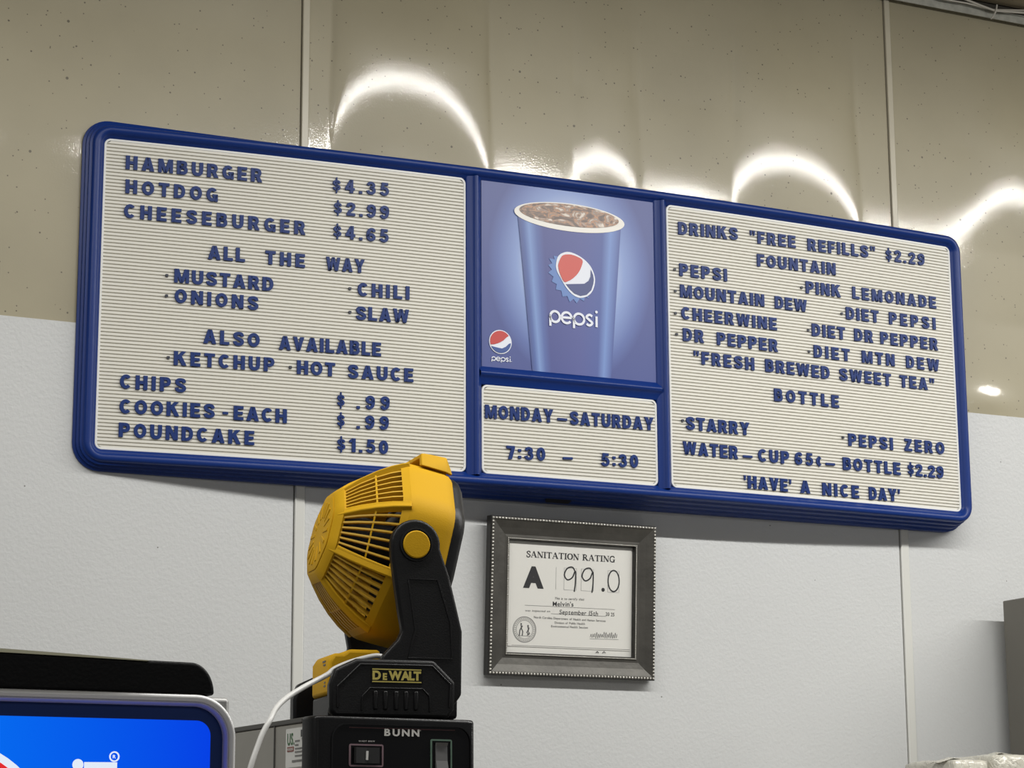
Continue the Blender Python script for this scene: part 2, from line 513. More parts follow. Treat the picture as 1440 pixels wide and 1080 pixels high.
# metal angle under the ceiling
mb = MB().box(XL, -0.016, LT, XR, -0.0125, LT + 0.0165).box(XL, -0.0125, LT + 0.0145, XR, 0.012, LT + 0.0165).box(XL, -0.020, LT + 0.0165, XR, -0.010, LT + 0.0185)
st(mb.build('trim_5', M['galv'], bevel=0.0006))
st(MB().box(XL, -0.0125, LT + 0.0195, XR, 0.012, LT + 0.034).build('trim_6', M['gap']))  # dark strip standing in for the shadowed gap between angle and ceiling
mb = MB()
y = -0.016
for k in range(42):
    mb.box(XL, y - 0.1925, 3.3900, XR, y, 3.42)
    y -= 0.1945
    if k == 0: pass
mb.box(XL, -8.0, 3.42, XR, 0.0, 3.47)
st(mb.build('ceiling', M['ceiling']))

# data cables tied to the angle, upper right
cab = MB()
cab.tube([(0.95, -0.030, 3.415), (1.06, -0.032, 3.402), (1.2002, -0.030, 3.3796), (1.2373, -0.030, 3.373), (1.2728, -0.030, 3.3675), (1.3515, -0.030, 3.3757), (1.4292, -0.030, 3.3836), (1.60, -0.03, 3.389)], 0.0024)
cab.tube([(1.00, -0.028, 3.388), (1.1419, -0.028, 3.3720), (1.20, -0.027, 3.3735), (1.2728, -0.026, 3.3708), (1.36, -0.026, 3.384), (1.5, -0.026, 3.389)], 0.0020)
c = tag(cab.build('data_cable', M['cable'], smooth=True), 'pair of thin off-white cables tied to the metal ceiling angle', 'cable')
MB().tube([(1.2760, -0.034, 3.380), (1.2735, -0.0345, 3.368), (1.2710, -0.0300, 3.358), (1.2685, -0.0210, 3.351)], 0.0017).build('cable_tie', M['cable'], c, smooth=True)

# ------------------------------------------------------------------ menu board
X0, X1 = -0.6711, 1.1047
ZT, ZB, ZP, ZH = 2.8150, 2.2630, 2.4624, 2.4281
XA, XB, XC, XD = -0.0003, 0.0301, 0.3915, 0.4197
REC = 0.012


def T(x):
    """distance of the board's front from the wall: the long board bows out in the middle"""
    u = (x - X0) / (X1 - X0)
    u = min(1.02, max(-0.02, u))
    return 0.0288 * (1 - u) + 0.0662 * u + 0.0397 * 4 * u * (1 - u)


def face(u, v, d):           # a point d in front of the letter-panel plane
    return (u, -(T(u) - REC) - d, v)


board = empty('menu_board', (0.2168, 0.0, ZB - 0.035))
tag(board, 'wide blue-framed menu board with grooved cream letter panels and a soft drink poster', 'menu board')
bpy.context.view_layer.update()


def on_board(o, parent=board):
    o.parent = parent
    root = Vector((0.2168, 0.0, ZB - 0.035))
    if parent is board: o.matrix_parent_inverse = Matrix.Translation(-root)
    return o


# outer moulding, swept round the panels
base = rrect(X0, ZB, X1, ZT, 0.012, 8)
per = []
for i, p in enumerate(base):
    q = base[(i + 1) % len(base)]
    L = math.hypot(q[0] - p[0], q[1] - p[1])
    n = max(1, int(L / 0.05)) if L > 0.03 else 1
    for k in range(n):
        per.append((p[0] + (q[0] - p[0]) * k / n, p[1] + (q[1] - p[1]) * k / n))
nor = []
for i in range(len(per)):
    x, z = per[i]
    cx = min(max(x, X0 + 0.012), X1 - 0.012); cz = min(max(z, ZB + 0.012), ZT - 0.012)
    dx, dz = x - cx, z - cz
    l = math.hypot(dx, dz)
    nor.append((dx / l, dz / l))
prof = [(-0.003, lambda t: t - REC - 0.004), (0.0, lambda t: t - 0.0105), (0.0035, lambda t: t - 0.0090), (0.0050, lambda t: t - 0.0060), (0.0085, lambda t: t - 0.0015),
        (0.0120, lambda t: t), (0.0165, lambda t: t), (0.0195, lambda t: t - 0.0015), (0.0212, lambda t: t - 0.0045), (0.0218, lambda t: t * 0.80),
        (0.0215, lambda t: t * 0.76), (0.0235, lambda t: t * 0.74), (0.0258, lambda t: t * 0.71), (0.0262, lambda t: t * 0.56), (0.0258, lambda t: t * 0.52),
        (0.0280, lambda t: t * 0.50), (0.0302, lambda t: t * 0.47), (0.0306, lambda t: t * 0.32), (0.0302, lambda t: t * 0.29), (0.0322, lambda t: t * 0.27), (0.0348, lambda t: t * 0.24),
        (0.0352, lambda t: t * 0.10), (0.0352, lambda t: 0.0024)]
rings = []
for nn, fd in prof:
    rg = []
    for (x, z), (nx, nz) in zip(per, nor):
        px, pz = x + nx * nn, z + nz * nn
        rg.append((px, -fd(T(px)), pz))
    rings.append(rg)
on_board(MB().rings(rings).build('frame', M['blue'], smooth=True, angle=48))
MPROF = [(0.0, -REC - 0.004), (0.02, -0.0100), (0.12, -0.0085), (0.30, -0.0070), (0.42, -0.0030), (0.50, 0.0005), (0.62, 0.0008), (0.70, -0.0020), (0.80, -0.0070), (0.93, -0.0095), (1.0, -REC - 0.004)]


def vbar(x0, x1, flip):
    vs = []; n = len(MPROF)
    rows = [ZB - 0.004 + (ZT - ZB + 0.008) * k / 8 for k in range(9)]
    for z in rows:
        for s, dd in MPROF:
            x = x0 + (x1 - x0) * s
            vs.append((x, -(T(x) + dd), z))
    fs = [(j * n + i, j * n + i + 1, (j + 1) * n + i + 1, (j + 1) * n + i) for j in range(8) for i in range(n - 1)]
    return MB().add(vs, fs)


on_board(vbar(XA - 0.001, XB + 0.001, False).build('mullion', M['blue'], smooth=True, angle=60))
on_board(vbar(XC - 0.001, XD + 0.001, False).build('mullion', M['blue'], smooth=True, angle=60))
vs = []; n = len(MPROF); cols = [XB - 0.006 + (XC - XB + 0.012) * k / 10 for k in range(11)]
for x in cols:
    for s, dd in MPROF:
        vs.append((x, -(T(x) + dd - 0.0006), ZH - 0.001 + (ZP - ZH + 0.002) * s))
on_board(MB().add(vs, [(j * n + i, j * n + i + 1, (j + 1) * n + i + 1, (j + 1) * n + i) for j in range(10) for i in range(n - 1)]).build('mullion', M['blue'], smooth=True, angle=60))


def letter_panel(x0, z0, x1, z1):
    rc = 0.012; lipw = 0.0045
    mb = MB(); P = 0.00635
    xi0, xi1, zi0, zi1 = x0 + lipw, x1 - lipw, z0 + lipw, z1 - lipw
    nc = max(6, int((x1 - x0) / 0.045))
    ri = rc - lipw

    def lim(z):
        d = 0.0
        if z > zi1 - ri: dz = z - (zi1 - ri)
        elif z < zi0 + ri: dz = (zi0 + ri) - z
        else: dz = 0
        if dz > 0: d = ri - math.sqrt(max(0, ri * ri - dz * dz))
        return xi0 + d, xi1 - d
    rows = []
    z = zi1
    while z > zi0 + 0.002:
        zz = max(zi0, z - P)
        rows += [(z, 0.0), (max(zi0, z - 0.0043), 0.0), (max(zi0, z - 0.0046), -0.0034), (max(zi0, z - 0.0060), -0.0034)]
        z = zz
    rows.append((zi0, 0.0))
    vs = []
    for z, d in rows:
        a, b = lim(z)
        for k in range(nc + 1):
            vs.append(face(a + (b - a) * k / nc, z, d))
    w = nc + 1
    mb.add(vs, [(j * w + i, j * w + i + 1, (j + 1) * w + i + 1, (j + 1) * w + i) for j in range(len(rows) - 1) for i in range(nc)])
    # a plain raised lip all round
    mb.mi = 1
    def loop(off, r, d):
        pts = rrect(x0 + off, z0 + off, x1 - off, z1 - off, r, 8)
        out = []
        for i, p in enumerate(pts):
            q = pts[(i + 1) % len(pts)]
            L = math.hypot(q[0] - p[0], q[1] - p[1]); n = 14 if L > 0.03 else 1
            for k in range(n): out.append((p[0] + (q[0] - p[0]) * k / n, p[1] + (q[1] - p[1]) * k / n))
        return [face(a, b, d) for a, b in out]
    mb.rings([loop(0.0002, rc, -0.004), loop(0.0002, rc, 0.0004), loop(0.0008, rc, 0.0009), loop(lipw - 0.0008, ri + 0.001, 0.0009), loop(lipw, ri, 0.0), loop(lipw, ri, -0.004)])
    return on_board(mb.build('letter_panel', [M['board'], M['lip']]))


panels = [letter_panel(X0, ZB, XA, ZT), letter_panel(XB, ZB, XC, ZH), letter_panel(XD, ZB, X1, ZT)]
WORDS = [('HAMBURGER', -0.633, 2.7616, -0.3897, 2.7623), ('HOTDOG', -0.6323, 2.7181, -0.4694, 2.7181), ('CHEESEBURGER', -0.6335, 2.6736, -0.3087, 2.6734),
('ALL', -0.4843, 2.6127, -0.4182, 2.6132), ('THE', -0.3813, 2.6131, -0.3089, 2.6127), ('WAY', -0.2693, 2.6125, -0.1972, 2.6139),
('MUSTARD', -0.5428, 2.5651, -0.3658, 2.5645), ('ONIONS', -0.5413, 2.5291, -0.3926, 2.5273), ('$4.35', -0.2591, 2.7598, -0.1517, 2.7625),
('$2.99', -0.2562, 2.7175, -0.1515, 2.7189), ('$4.65', -0.2568, 2.6737, -0.1519, 2.6747), ('CHILI', -0.2096, 2.5704, -0.1114, 2.5723),
('SLAW', -0.2125, 2.5263, -0.1122, 2.5294), ('ALSO', -0.489, 2.461, -0.3891, 2.4611), ('AVAILABLE', -0.3537, 2.4604, -0.1651, 2.463),
('KETCHUP', -0.5399, 2.4183, -0.3618, 2.4195), ('HOT', -0.3205, 2.4188, -0.2506, 2.419), ('SAUCE', -0.2264, 2.4185, -0.1033, 2.4207),
('CHIPS', -0.6315, 2.3708, -0.5177, 2.3709), ('COOKIES', -0.6308, 2.3275, -0.4666, 2.3292), ('-', -0.4522, 2.329, -0.4428, 2.329),
('EACH', -0.4327, 2.3289, -0.3378, 2.3289), ('POUNDCAKE', -0.631, 2.2865, -0.3955, 2.2863), ('$', -0.2463, 2.3646, -0.2322, 2.3648),
('.99', -0.2097, 2.3641, -0.1483, 2.366), ('$', -0.2459, 2.3284, -0.2318, 2.3288), ('.99', -0.2094, 2.3281, -0.1497, 2.3297),
('$1.50', -0.2454, 2.2855, -0.1505, 2.2855), ('*', -0.5583, 2.5746, -0.5545, 2.5747), ('*', -0.5579, 2.5381, -0.5542, 2.538),
('*', -0.2267, 2.5804, -0.2227, 2.5805), ('*', -0.2262, 2.537, -0.2222, 2.5369), ('*', -0.552, 2.4287, -0.5482, 2.4287),
('*', -0.3349, 2.4277, -0.331, 2.4276), ('MONDAY', 0.0364, 2.3653, 0.1728, 2.3669), ('-', 0.1815, 2.3637, 0.201, 2.3639),
('SATURDAY', 0.2073, 2.3664, 0.3826, 2.3685), ('7:30', 0.0783, 2.2927, 0.1558, 2.2943), ('-', 0.1919, 2.2914, 0.2114, 2.2921),
('5:30', 0.2708, 2.2928, 0.3482, 2.2948), ('DRINKS', 0.4454, 2.758, 0.5794, 2.7621), ('"FREE', 0.6082, 2.7606, 0.7150, 2.7626),
('REFILLS"', 0.7440, 2.7614, 0.9094, 2.7654), ('$2.29', 0.9363, 2.7648, 1.0354, 2.7661), ('FOUNTAIN', 0.6232, 2.7149, 0.8094, 2.7185),
('PEPSI', 0.4461, 2.6754, 0.5525, 2.676), ('PINK', 0.7362, 2.6732, 0.8203, 2.6745), ('LEMONADE', 0.8493, 2.6753, 1.061, 2.679),
('MOUNTAIN', 0.4467, 2.6334, 0.6366, 2.6345), ('DEW', 0.6619, 2.6344, 0.7369, 2.6343), ('DIET', 0.8317, 2.6314, 0.912, 2.6323),
('PEPSI', 0.9388, 2.6328, 1.0572, 2.6346), ('CHEERWINE', 0.4483, 2.5902, 0.6644, 2.59), ('DIET', 0.7475, 2.5883, 0.827, 2.5884),
('DR', 0.8502, 2.5891, 0.8963, 2.5894), ('PEPPER', 0.9148, 2.5897, 1.0609, 2.5917), ('DR', 0.4509, 2.5482, 0.4971, 2.5479),
('PEPPER', 0.5264, 2.5477, 0.6655, 2.5467), ('DIET', 0.7504, 2.5453, 0.8366, 2.5454), ('MTN', 0.8669, 2.5463, 0.9476, 2.5466),
('DEW', 0.9776, 2.5472, 1.0616, 2.5479), ('"FRESH', 0.4734, 2.5059, 0.6094, 2.5048), ('BREWED', 0.6351, 2.5053, 0.7861, 2.5045),
('SWEET', 0.8101, 2.5047, 0.9366, 2.5051), ('TEA"', 0.9593, 2.5056, 1.047, 2.5069), ('BOTTLE', 0.6538, 2.4489, 0.806, 2.4485),
('STARRY', 0.4535, 2.3763, 0.5944, 2.3758), ('PEPSI', 0.8263, 2.3749, 0.9349, 2.375), ('ZERO', 0.9647, 2.3765, 1.0654, 2.3775),
('WATER', 0.4457, 2.3282, 0.5673, 2.3276), ('-', 0.5783, 2.3236, 0.5992, 2.3238), ('CUP', 0.6129, 2.3269, 0.6836, 2.327),
('65c', 0.6973, 2.3276, 0.7591, 2.3275), ('-', 0.7697, 2.3237, 0.791, 2.324), ('BOTTLE', 0.811, 2.3262, 0.9514, 2.3262),
('$2.29', 0.9698, 2.3274, 1.0602, 2.3277), ("'HAVE'", 0.579, 2.2728, 0.687, 2.2725), ('A', 0.708, 2.2726, 0.7313, 2.2723),
('NICE', 0.7597, 2.2718, 0.8468, 2.2718), ("DAY'", 0.8717, 2.2718, 0.9475, 2.2725), ('*', 0.4334, 2.6846, 0.4382, 2.6846),
('*', 0.4336, 2.6421, 0.4383, 2.642), ('*', 0.433, 2.5984, 0.4377, 2.5981), ('*', 0.4347, 2.5574, 0.4394, 2.5572),
('*', 0.4438, 2.3906, 0.4484, 2.3906), ('*', 0.7238, 2.6815, 0.7289, 2.6815), ('*', 0.819, 2.6391, 0.8242, 2.639),
('*', 0.7363, 2.5964, 0.7414, 2.5964), ('*', 0.7368, 2.5535, 0.7419, 2.5534), ('*', 0.8111, 2.3885, 0.8163, 2.3882)]
CAP = 0.0248
for txt, xl, zl, xr, zr in WORDS:
    par = panels[0] if xl < XA else panels[1] if xl < XC and zl < ZH and xl < 0.39 and xl > XB else panels[2]
    mb = MB()
    if txt == '*':
        mb.prism(rrect(xl, zl - 0.0003, xl + 0.0046, zl + 0.0043, 0.0003, 1), face, 0.0, 0.0035)
        o = mb.build('bullet', M['bullet'])
    elif txt == '-':
        mb.prism([(xl, zl + 0.0085), (xr, zr + 0.0085), (xr, zr + 0.0128), (xl, zl + 0.0128)], face, 0.0, 0.0035)
        o = mb.build('dash', M['letter'])
    else:
        t = txt.replace('c', '\u00a2') if txt == '65c' else txt
        text_mb(mb, t, xl, zl, xr, zr, CAP, face, 0.0, 0.0034, bold='block')
        o = mb.build('price' if any(ch.isdigit() for ch in t) else 'word', M['letter'])
    o.parent = par

# maker's plate under the lower rail
px = 0.205
on_board(MB().prism(rrect(px - 0.026, -0.0045, px + 0.026, 0.0045, 0.004, 4), lambda u, v, d: (u, -(T(u) * 0.36) + v * 1.6 - 0.001, ZB - 0.0302 - v * 0.9 - d), 0.0, 0.0016).build('maker_plate', mat('dark_plate', (0.012, 0.012, 0.018, 1), 0.5)))

# ---------------- poster
def print_mat(name, kind):
    m = bpy.data.materials.new(name); m.use_nodes = True
    nt = m.node_tree; N = nt.nodes; L = nt.links; b = N['Principled BSDF']
    b.inputs['Roughness'].default_value = 0.38
    tc = N.new('ShaderNodeTexCoord'); sp = N.new('ShaderNodeSeparateXYZ'); L.new(tc.outputs['Object'], sp.inputs[0])
    if kind == 'glow':           # printed backdrop: pale burst round the cup, deeper blue at the edges
        mp = N.new('ShaderNodeMapping'); L.new(tc.outputs['Object'], mp.inputs[0])
        mp.inputs['Location'].default_value = (-0.213 / 0.17, 0, -2.665 / 0.22); mp.inputs['Scale'].default_value = (1 / 0.17, 0, 1 / 0.22)
        ln = N.new('ShaderNodeVectorMath'); ln.operation = 'LENGTH'; L.new(mp.outputs[0], ln.inputs[0])
        cr = N.new('ShaderNodeValToRGB'); L.new(ln.outputs['Value'], cr.inputs[0])
        e = cr.color_ramp.elements
        e[0].position = 0.45; e[0].color = srgb(188, 204, 236)
        e[1].position = 1.30; e[1].color = srgb(76, 88, 148)
        k = e.new(0.66); k.color = srgb(134, 156, 208)
        k = e.new(0.88); k.color = srgb(94, 112, 172)
        L.new(cr.outputs[0], b.inputs['Base Color'])
    elif kind == 'cup':          # printed cup: light bands near both sides
        # normalise across the tapering cup: u = (x - xl(z)) / (xr(z) - xl(z))
        z = sp.outputs['Z']
        def lin(a, bb):
            r = N.new('ShaderNodeMapRange'); r.clamp = False
            r.inputs[1].default_value = 2.462; r.inputs[2].default_value = 2.744; r.inputs[3].default_value = a; r.inputs[4].default_value = bb
            L.new(z, r.inputs[0]); return r.outputs[0]
        xl = lin(0.131, 0.1041); xr = lin(0.2944, 0.3191)
        s1 = N.new('ShaderNodeMath'); s1.operation = 'SUBTRACT'; L.new(sp.outputs['X'], s1.inputs[0]); L.new(xl, s1.inputs[1])
        s2 = N.new('ShaderNodeMath'); s2.operation = 'SUBTRACT'; L.new(xr, s2.inputs[0]); L.new(xl, s2.inputs[1])
        dv = N.new('ShaderNodeMath'); dv.operation = 'DIVIDE'; L.new(s1.outputs[0], dv.inputs[0]); L.new(s2.outputs[0], dv.inputs[1])
        cr = N.new('ShaderNodeValToRGB'); L.new(dv.outputs[0], cr.inputs[0])
        e = cr.color_ramp.elements
        e[0].position = 0.0; e[0].color = srgb(70, 84, 140)
        e[1].position = 1.0; e[1].color = srgb(78, 94, 156)
        for p, c3 in ((0.05, (84, 106, 168)), (0.10, (124, 152, 206)), (0.17, (88, 108, 170)), (0.24, (76, 84, 146)), (0.6, (84, 92, 154)), (0.82, (80, 96, 160)), (0.90, (118, 146, 204)), (0.96, (98, 120, 180))):
            k = e.new(p); k.color = srgb(*c3)
        L.new(cr.outputs[0], b.inputs['Base Color'])
    elif kind == 'ice':          # iced cola: brown and cream shards
        n1 = N.new('ShaderNodeTexNoise'); n1.inputs['Scale'].default_value = 26; n1.inputs['Detail'].default_value = 3; n1.inputs['Distortion'].default_value = 2.2
        mp = N.new('ShaderNodeMapping'); mp.inputs['Scale'].default_value = (1, 1, 2.4); L.new(tc.outputs['Object'], mp.inputs[0]); L.new(mp.outputs[0], n1.inputs['Vector'])
        cr = N.new('ShaderNodeValToRGB'); L.new(n1.outputs['Fac'], cr.inputs[0])
        e = cr.color_ramp.elements
        e[0].position = 0.34; e[0].color = srgb(112, 98, 92)
        e[1].position = 0.66; e[1].color = srgb(226, 214, 202)
        for p, c3 in ((0.44, (132, 114, 104)), (0.50, (196, 150, 118)), (0.54, (146, 128, 118)), (0.60, (188, 172, 160))):
            k = e.new(p); k.color = srgb(*c3)
        L.new(cr.outputs[0], b.inputs['Base Color'])
    return m


def zrec(k): return lambda u, v, d: face(u, v, d + 0.0012 + k * 0.0008)


poster_back = MB()
cols = [XB + 0.0005 + (XC - XB - 0.001) * k / 12 for k in range(13)]
vs = []
for z in (ZP - 0.002, ZT - 0.0005):
    for x in cols: vs.append(face(x, z, 0.0009))
for z in (ZP - 0.002, ZT - 0.0005):
    for x in cols: vs.append(face(x, z, -0.001))
n = 13
poster_back.add(vs, [(i, i + 1, n + i + 1, n + i) for i in range(12)] + [(2 * n + i, 3 * n + i, 3 * n + i + 1, 2 * n + i + 1) for i in range(12)]
                + [(i, 2 * n + i, 2 * n + i + 1, i + 1) for i in range(12)] + [(n + i, n + i + 1, 3 * n + i + 1, 3 * n + i) for i in range(12)])
poster = on_board(poster_back.build('poster', print_mat('printed_blue_burst', 'glow')))
poster['label'] = 'blue printed poster of a tall paper cup of iced cola'


def art(name, poly, m, k, par=poster):
    # long outlines follow the bow of the board because each corner is set on it
    o = MB().prism(poly, zrec(k), -0.0002, 0.0002).build(name, m); o.parent = par
    return o


def cols_poly(tl, tr, bl, br, n=8):
    top = [(tl[0] + (tr[0] - tl[0]) * i / n, tl[1] + (tr[1] - tl[1]) * i / n) for i in range(n + 1)]
    bot = [(bl[0] + (br[0] - bl[0]) * i / n, bl[1] + (br[1] - bl[1]) * i / n) for i in range(n + 1)]
    return top, bot


top, bot = cols_poly((0.1041, 2.752), (0.3191, 2.752), (0.1312, ZP - 0.0015), (0.2942, ZP - 0.0015))
mb = MB()
for i in range(8):
    mb.prism([bot[i], bot[i + 1], top[i + 1], top[i]], zrec(1), -0.0002, 0.0002)
cup = mb.build('printed_cup', print_mat('printed_cup_blue', 'cup')); cup.parent = poster
cream = mat('printed_cream', srgb(240, 237, 230), 0.4)
white = mat('printed_white', srgb(232, 236, 246), 0.4)
red = mat('printed_red', srgb(208, 92, 84), 0.4)
navy = mat('printed_navy', srgb(72, 82, 132), 0.4)
sky = mat('printed_sky_blue', srgb(104, 136, 196), 0.4)
art('printed_rim', ellipse(0.2115, 2.7628, 0.1155, 0.0272, 48), cream, 2)
art('printed_drink', ellipse(0.2105, 2.7668, 0.1040, 0.0208, 48), print_mat('printed_iced_cola', 'ice'), 3)
# bottle-cap emblem on the cup
teeth = [(0.1911, 2.6924), (0.1763, 2.6847), (0.1670, 2.6786), (0.1651, 2.6655), (0.1649, 2.6509), (0.1721, 2.6346), (0.1802, 2.6200), (0.1939, 2.6078), (0.2085, 2.5990), (0.2233, 2.5978), (0.2383, 2.6037), (0.2495, 2.6100)]
zig = []
for i in range(len(teeth) - 1):
    a, b = teeth[i], teeth[i + 1]
    mx, mz = (a[0] + b[0]) / 2, (a[1] + b[1]) / 2
    cx, cz = 0.2215, 2.652
    zig += [a, (mx + (cx - mx) * 0.13, mz + (cz - mz) * 0.13)]
zig.append(teeth[-1])
art('printed_bottle_cap', zig, sky, 2)
ring = [(0.1807, 2.6680), (0.1864, 2.6858), (0.2041, 2.6950), (0.2245, 2.6917), (0.2430, 2.6817), (0.2559, 2.6675), (0.2622, 2.6475), (0.2572, 2.6263), (0.2458, 2.6139), (0.2309, 2.6090), (0.2161, 2.6126), (0.2014, 2.6256), (0.1887, 2.6449), (0.1824, 2.6562)]


def closed_spline(p, k=4):
    out = []; n = len(p)
    for i in range(n):
        p0, p1, p2, p3 = p[i - 1], p[i], p[(i + 1) % n], p[(i + 2) % n]
        for j in range(k):
            t = j / k
            out.append(tuple(0.5 * ((2 * p1[c]) + (-p0[c] + p2[c]) * t + (2 * p0[c] - 5 * p1[c] + 4 * p2[c] - p3[c]) * t * t + (-p0[c] + 3 * p1[c] - 3 * p2[c] + p3[c]) * t ** 3) for c in (0, 1)))
    return out


art('printed_emblem', closed_spline(ring), white, 3)
art('printed_red_field', closed_spline([(0.1857, 2.6702), (0.1929, 2.6855), (0.2040, 2.6898), (0.2170, 2.6897), (0.2352, 2.6828), (0.2333, 2.6694), (0.2259, 2.6557), (0.2146, 2.6442), (0.2053, 2.6385), (0.1969, 2.6363), (0.1888, 2.6500), (0.1855, 2.6617)], 3), red, 4)
art('printed_blue_field', [(0.2006, 2.6321), (0.2387, 2.6367), (0.2481, 2.6434), (0.2523, 2.6525), (0.2531, 2.6655), (0.2576, 2.6560), (0.2590, 2.6470), (0.2578, 2.6384), (0.2535, 2.6259), (0.2440, 2.6163), (0.2309, 2.6125), (0.2180, 2.6161), (0.2090, 2.6230)], navy, 4)


def wordmark(x0, zb, w, xh, lw, m, k, dot=False):
    """rounded lower-case word set in even round strokes"""
    mb = MB(); fn = zrec(k); x = x0
    r = xh / 2
    def st_(p): mb.strip(p, lw, fn, -0.0002, 0.0002)
    u = w / 5.0
    # p e p s i
    for kind, cx, a in (('p', 0.100, 0.100), ('e', 0.345, 0.105), ('p', 0.610, 0.110), ('s', 0.832, 0.100), ('i', 0.985, 0.0)):
        cx = x0 + cx * w; a *= w
        cz = zb + r
        if kind == 'p':
            st_(ellipse(cx, cz, a, r, 24, 0, 0, 360) + [ellipse(cx, cz, a, r, 24)[0]])
            st_([(cx - a, cz + r * 0.3), (cx - a, zb - xh * 0.40)])
        elif kind == 'e':
            st_(ellipse(cx, cz, a, r, 22, 0, 5, 320)); st_([(cx - a, cz), (cx + a, cz + r * 0.05)])
        elif kind == 's':
            b = a * 0.62
            st_(open_spline([(cx + b, cz + r * 0.75), (cx, cz + r), (cx - b, cz + r * 0.55), (cx, cz), (cx + b, cz - r * 0.5), (cx, cz - r), (cx - b, cz - r * 0.75)], 4))
        else:
            st_([(cx, zb - lw * 0.4), (cx, zb + xh * 0.92)])
            mb.prism(ellipse(cx, zb + xh * 1.33, lw * 0.62, lw * 0.62, 10), fn, -0.0002, 0.0002)
    if dot: mb.prism(ellipse(x0 + w * 1.06, zb + lw * 0.4, lw * 0.45, lw * 0.45, 8), fn, -0.0002, 0.0002)
    return mb


o = wordmark(0.1680, 2.5575, 0.0975, 0.0205, 0.0046, white, 3).build('printed_wordmark', white); o.parent = poster
# small emblem in the lower left corner
art('printed_small_emblem', ellipse(0.0672, 2.5096, 0.0226, 0.0226, 36), white, 1)
art('printed_small_red', [(0.0672 + 0.0208 * math.cos(R(a)), 2.5096 + 0.0208 * math.sin(R(a))) for a in range(38, 199, 8)] + [(0.056, 2.5045), (0.066, 2.5085), (0.0735, 2.5135), (0.0795, 2.5195)], mat('printed_bright_red', srgb(196, 66, 62), 0.4), 2)
art('printed_small_blue', [(0.0672 + 0.0208 * math.cos(R(a)), 2.5096 + 0.0208 * math.sin(R(a))) for a in range(206, 362, 8)] + [(0.0838, 2.5075), (0.078, 2.5015), (0.070, 2.4975), (0.060, 2.4985)], mat('printed_mid_blue', srgb(56, 84, 150), 0.4), 2)
o = wordmark(0.0500, 2.4740, 0.0370, 0.0066, 0.0017, white, 1, True).build('printed_wordmark', white); o.parent = poster

# ------------------------------------------------------------------ framed certificate, leaning forward a little from its nail
CW, CH = 0.1722, 0.1440
tiltf = math.atan2(0.0165, 2 * CH)
cert = empty('certificate_frame', (0.2357, -0.0045, 2.0515 - CH))
cert.rotation_euler = (tiltf, 0, 0)
tag(cert, 'square dark pewter picture frame with beaded edges holding a sanitation rating card', 'picture frame')
pew = mat('brushed_pewter', (0.075, 0.071, 0.062, 1), 0.42, 0.35, bump=0.25, bscale=90, vary=0.18, vscale=25)
dpew = mat('dark_pewter_edge', (0.035, 0.033, 0.030, 1), 0.45, 0.4)
bead = mat('bright_beads', (0.70, 0.68, 0.62, 1), 0.25, 0.35)
paper = mat('white_paper', (0.80, 0.79, 0.74, 1), 0.6)
ink = mat('black_ink', (0.02, 0.02, 0.022, 1), 0.6)
greyink = mat('grey_ink', (0.26, 0.26, 0.26, 1), 0.6)


def cf(u, v, d): return (u, -d, v + CH)       # centre-based coordinates, d outward from the back


def sq(n, d, w=CW, h=CH):
    return [cf(-w + n, -h + n, d), cf(w - n, -h + n, d), cf(w - n, h - n, d), cf(-w + n, h - n, d)]


mb = MB()
mb.rings([sq(0.0, 0.0005), sq(0.0, 0.0165), sq(0.0016, 0.0190)]); nf = len(mb.f)
mb.mi = 1
mb.rings([sq(0.0016, 0.0190), sq(0.0052, 0.0196), sq(0.0066, 0.0186), sq(0.0090, 0.0178), sq(0.0200, 0.0138), sq(0.0320, 0.0108), sq(0.0360, 0.0112), sq(0.0372, 0.0122), sq(0.0402, 0.0122)])
mb.mi = 0
mb.rings([sq(0.0402, 0.0122), sq(0.0415, 0.0100), sq(0.0425, 0.0040), sq(0.0425, 0.0005), sq(0.0, 0.0005)])
mb.build('frame', [dpew, pew], cert)


def beads(name, n, d, r, pitch, stretch, lean):
    mb = MB(); w, h = CW - n, CH - n
    nx = int(2 * w / pitch); nz = int(2 * h / pitch)
    for k in range(nx + 1):
        u = -w + 2 * w * k / nx
        for s in (-1, 1): mb.ball(cf(u, s * h, d), r, stretch, 1, 1, 8, 5, lean)
    for k in range(1, nz):
        v = -h + 2 * h * k / nz
        for s in (-1, 1): mb.ball(cf(s * w, v, d), r, 1, 1, stretch, 8, 5, -lean)
    return mb.build(name, bead, cert, smooth=True, angle=180)


beads('bead_trim', 0.0040, 0.0198, 0.0020, 0.0063, 1.05, 0.5)
beads('inner_bead_trim', 0.0388, 0.0126, 0.0011, 0.0032, 1.25, 0.4)
# backing, card and print
MB().box(-CW + 0.041, -0.0024, 0.041, CW - 0.041, -0.0008, 2 * CH - 0.041).build('backing', paper, cert)
PX0, PX1, PZ0, PZ1 = -0.1268, 0.1268, -0.0905, 0.0985
card = MB().box(PX0, -0.0036, PZ0 + CH, PX1, -0.0026, PZ1 + CH).build('rating_card', paper, cert)
OFF = 0.0078


def pf(u, v, d): return cf(u + OFF, v, 0.0037 + d)


def ptext(name, t, xl, zl, xr, zr, cap, m=ink, bold=0.0, shear=0.0):
    o = text_mb(MB(), t, xl, zl, xr, zr, cap, pf, 0.0, 0.0002, bold=bold, shear=shear).build(name, m); o.parent = card; return o


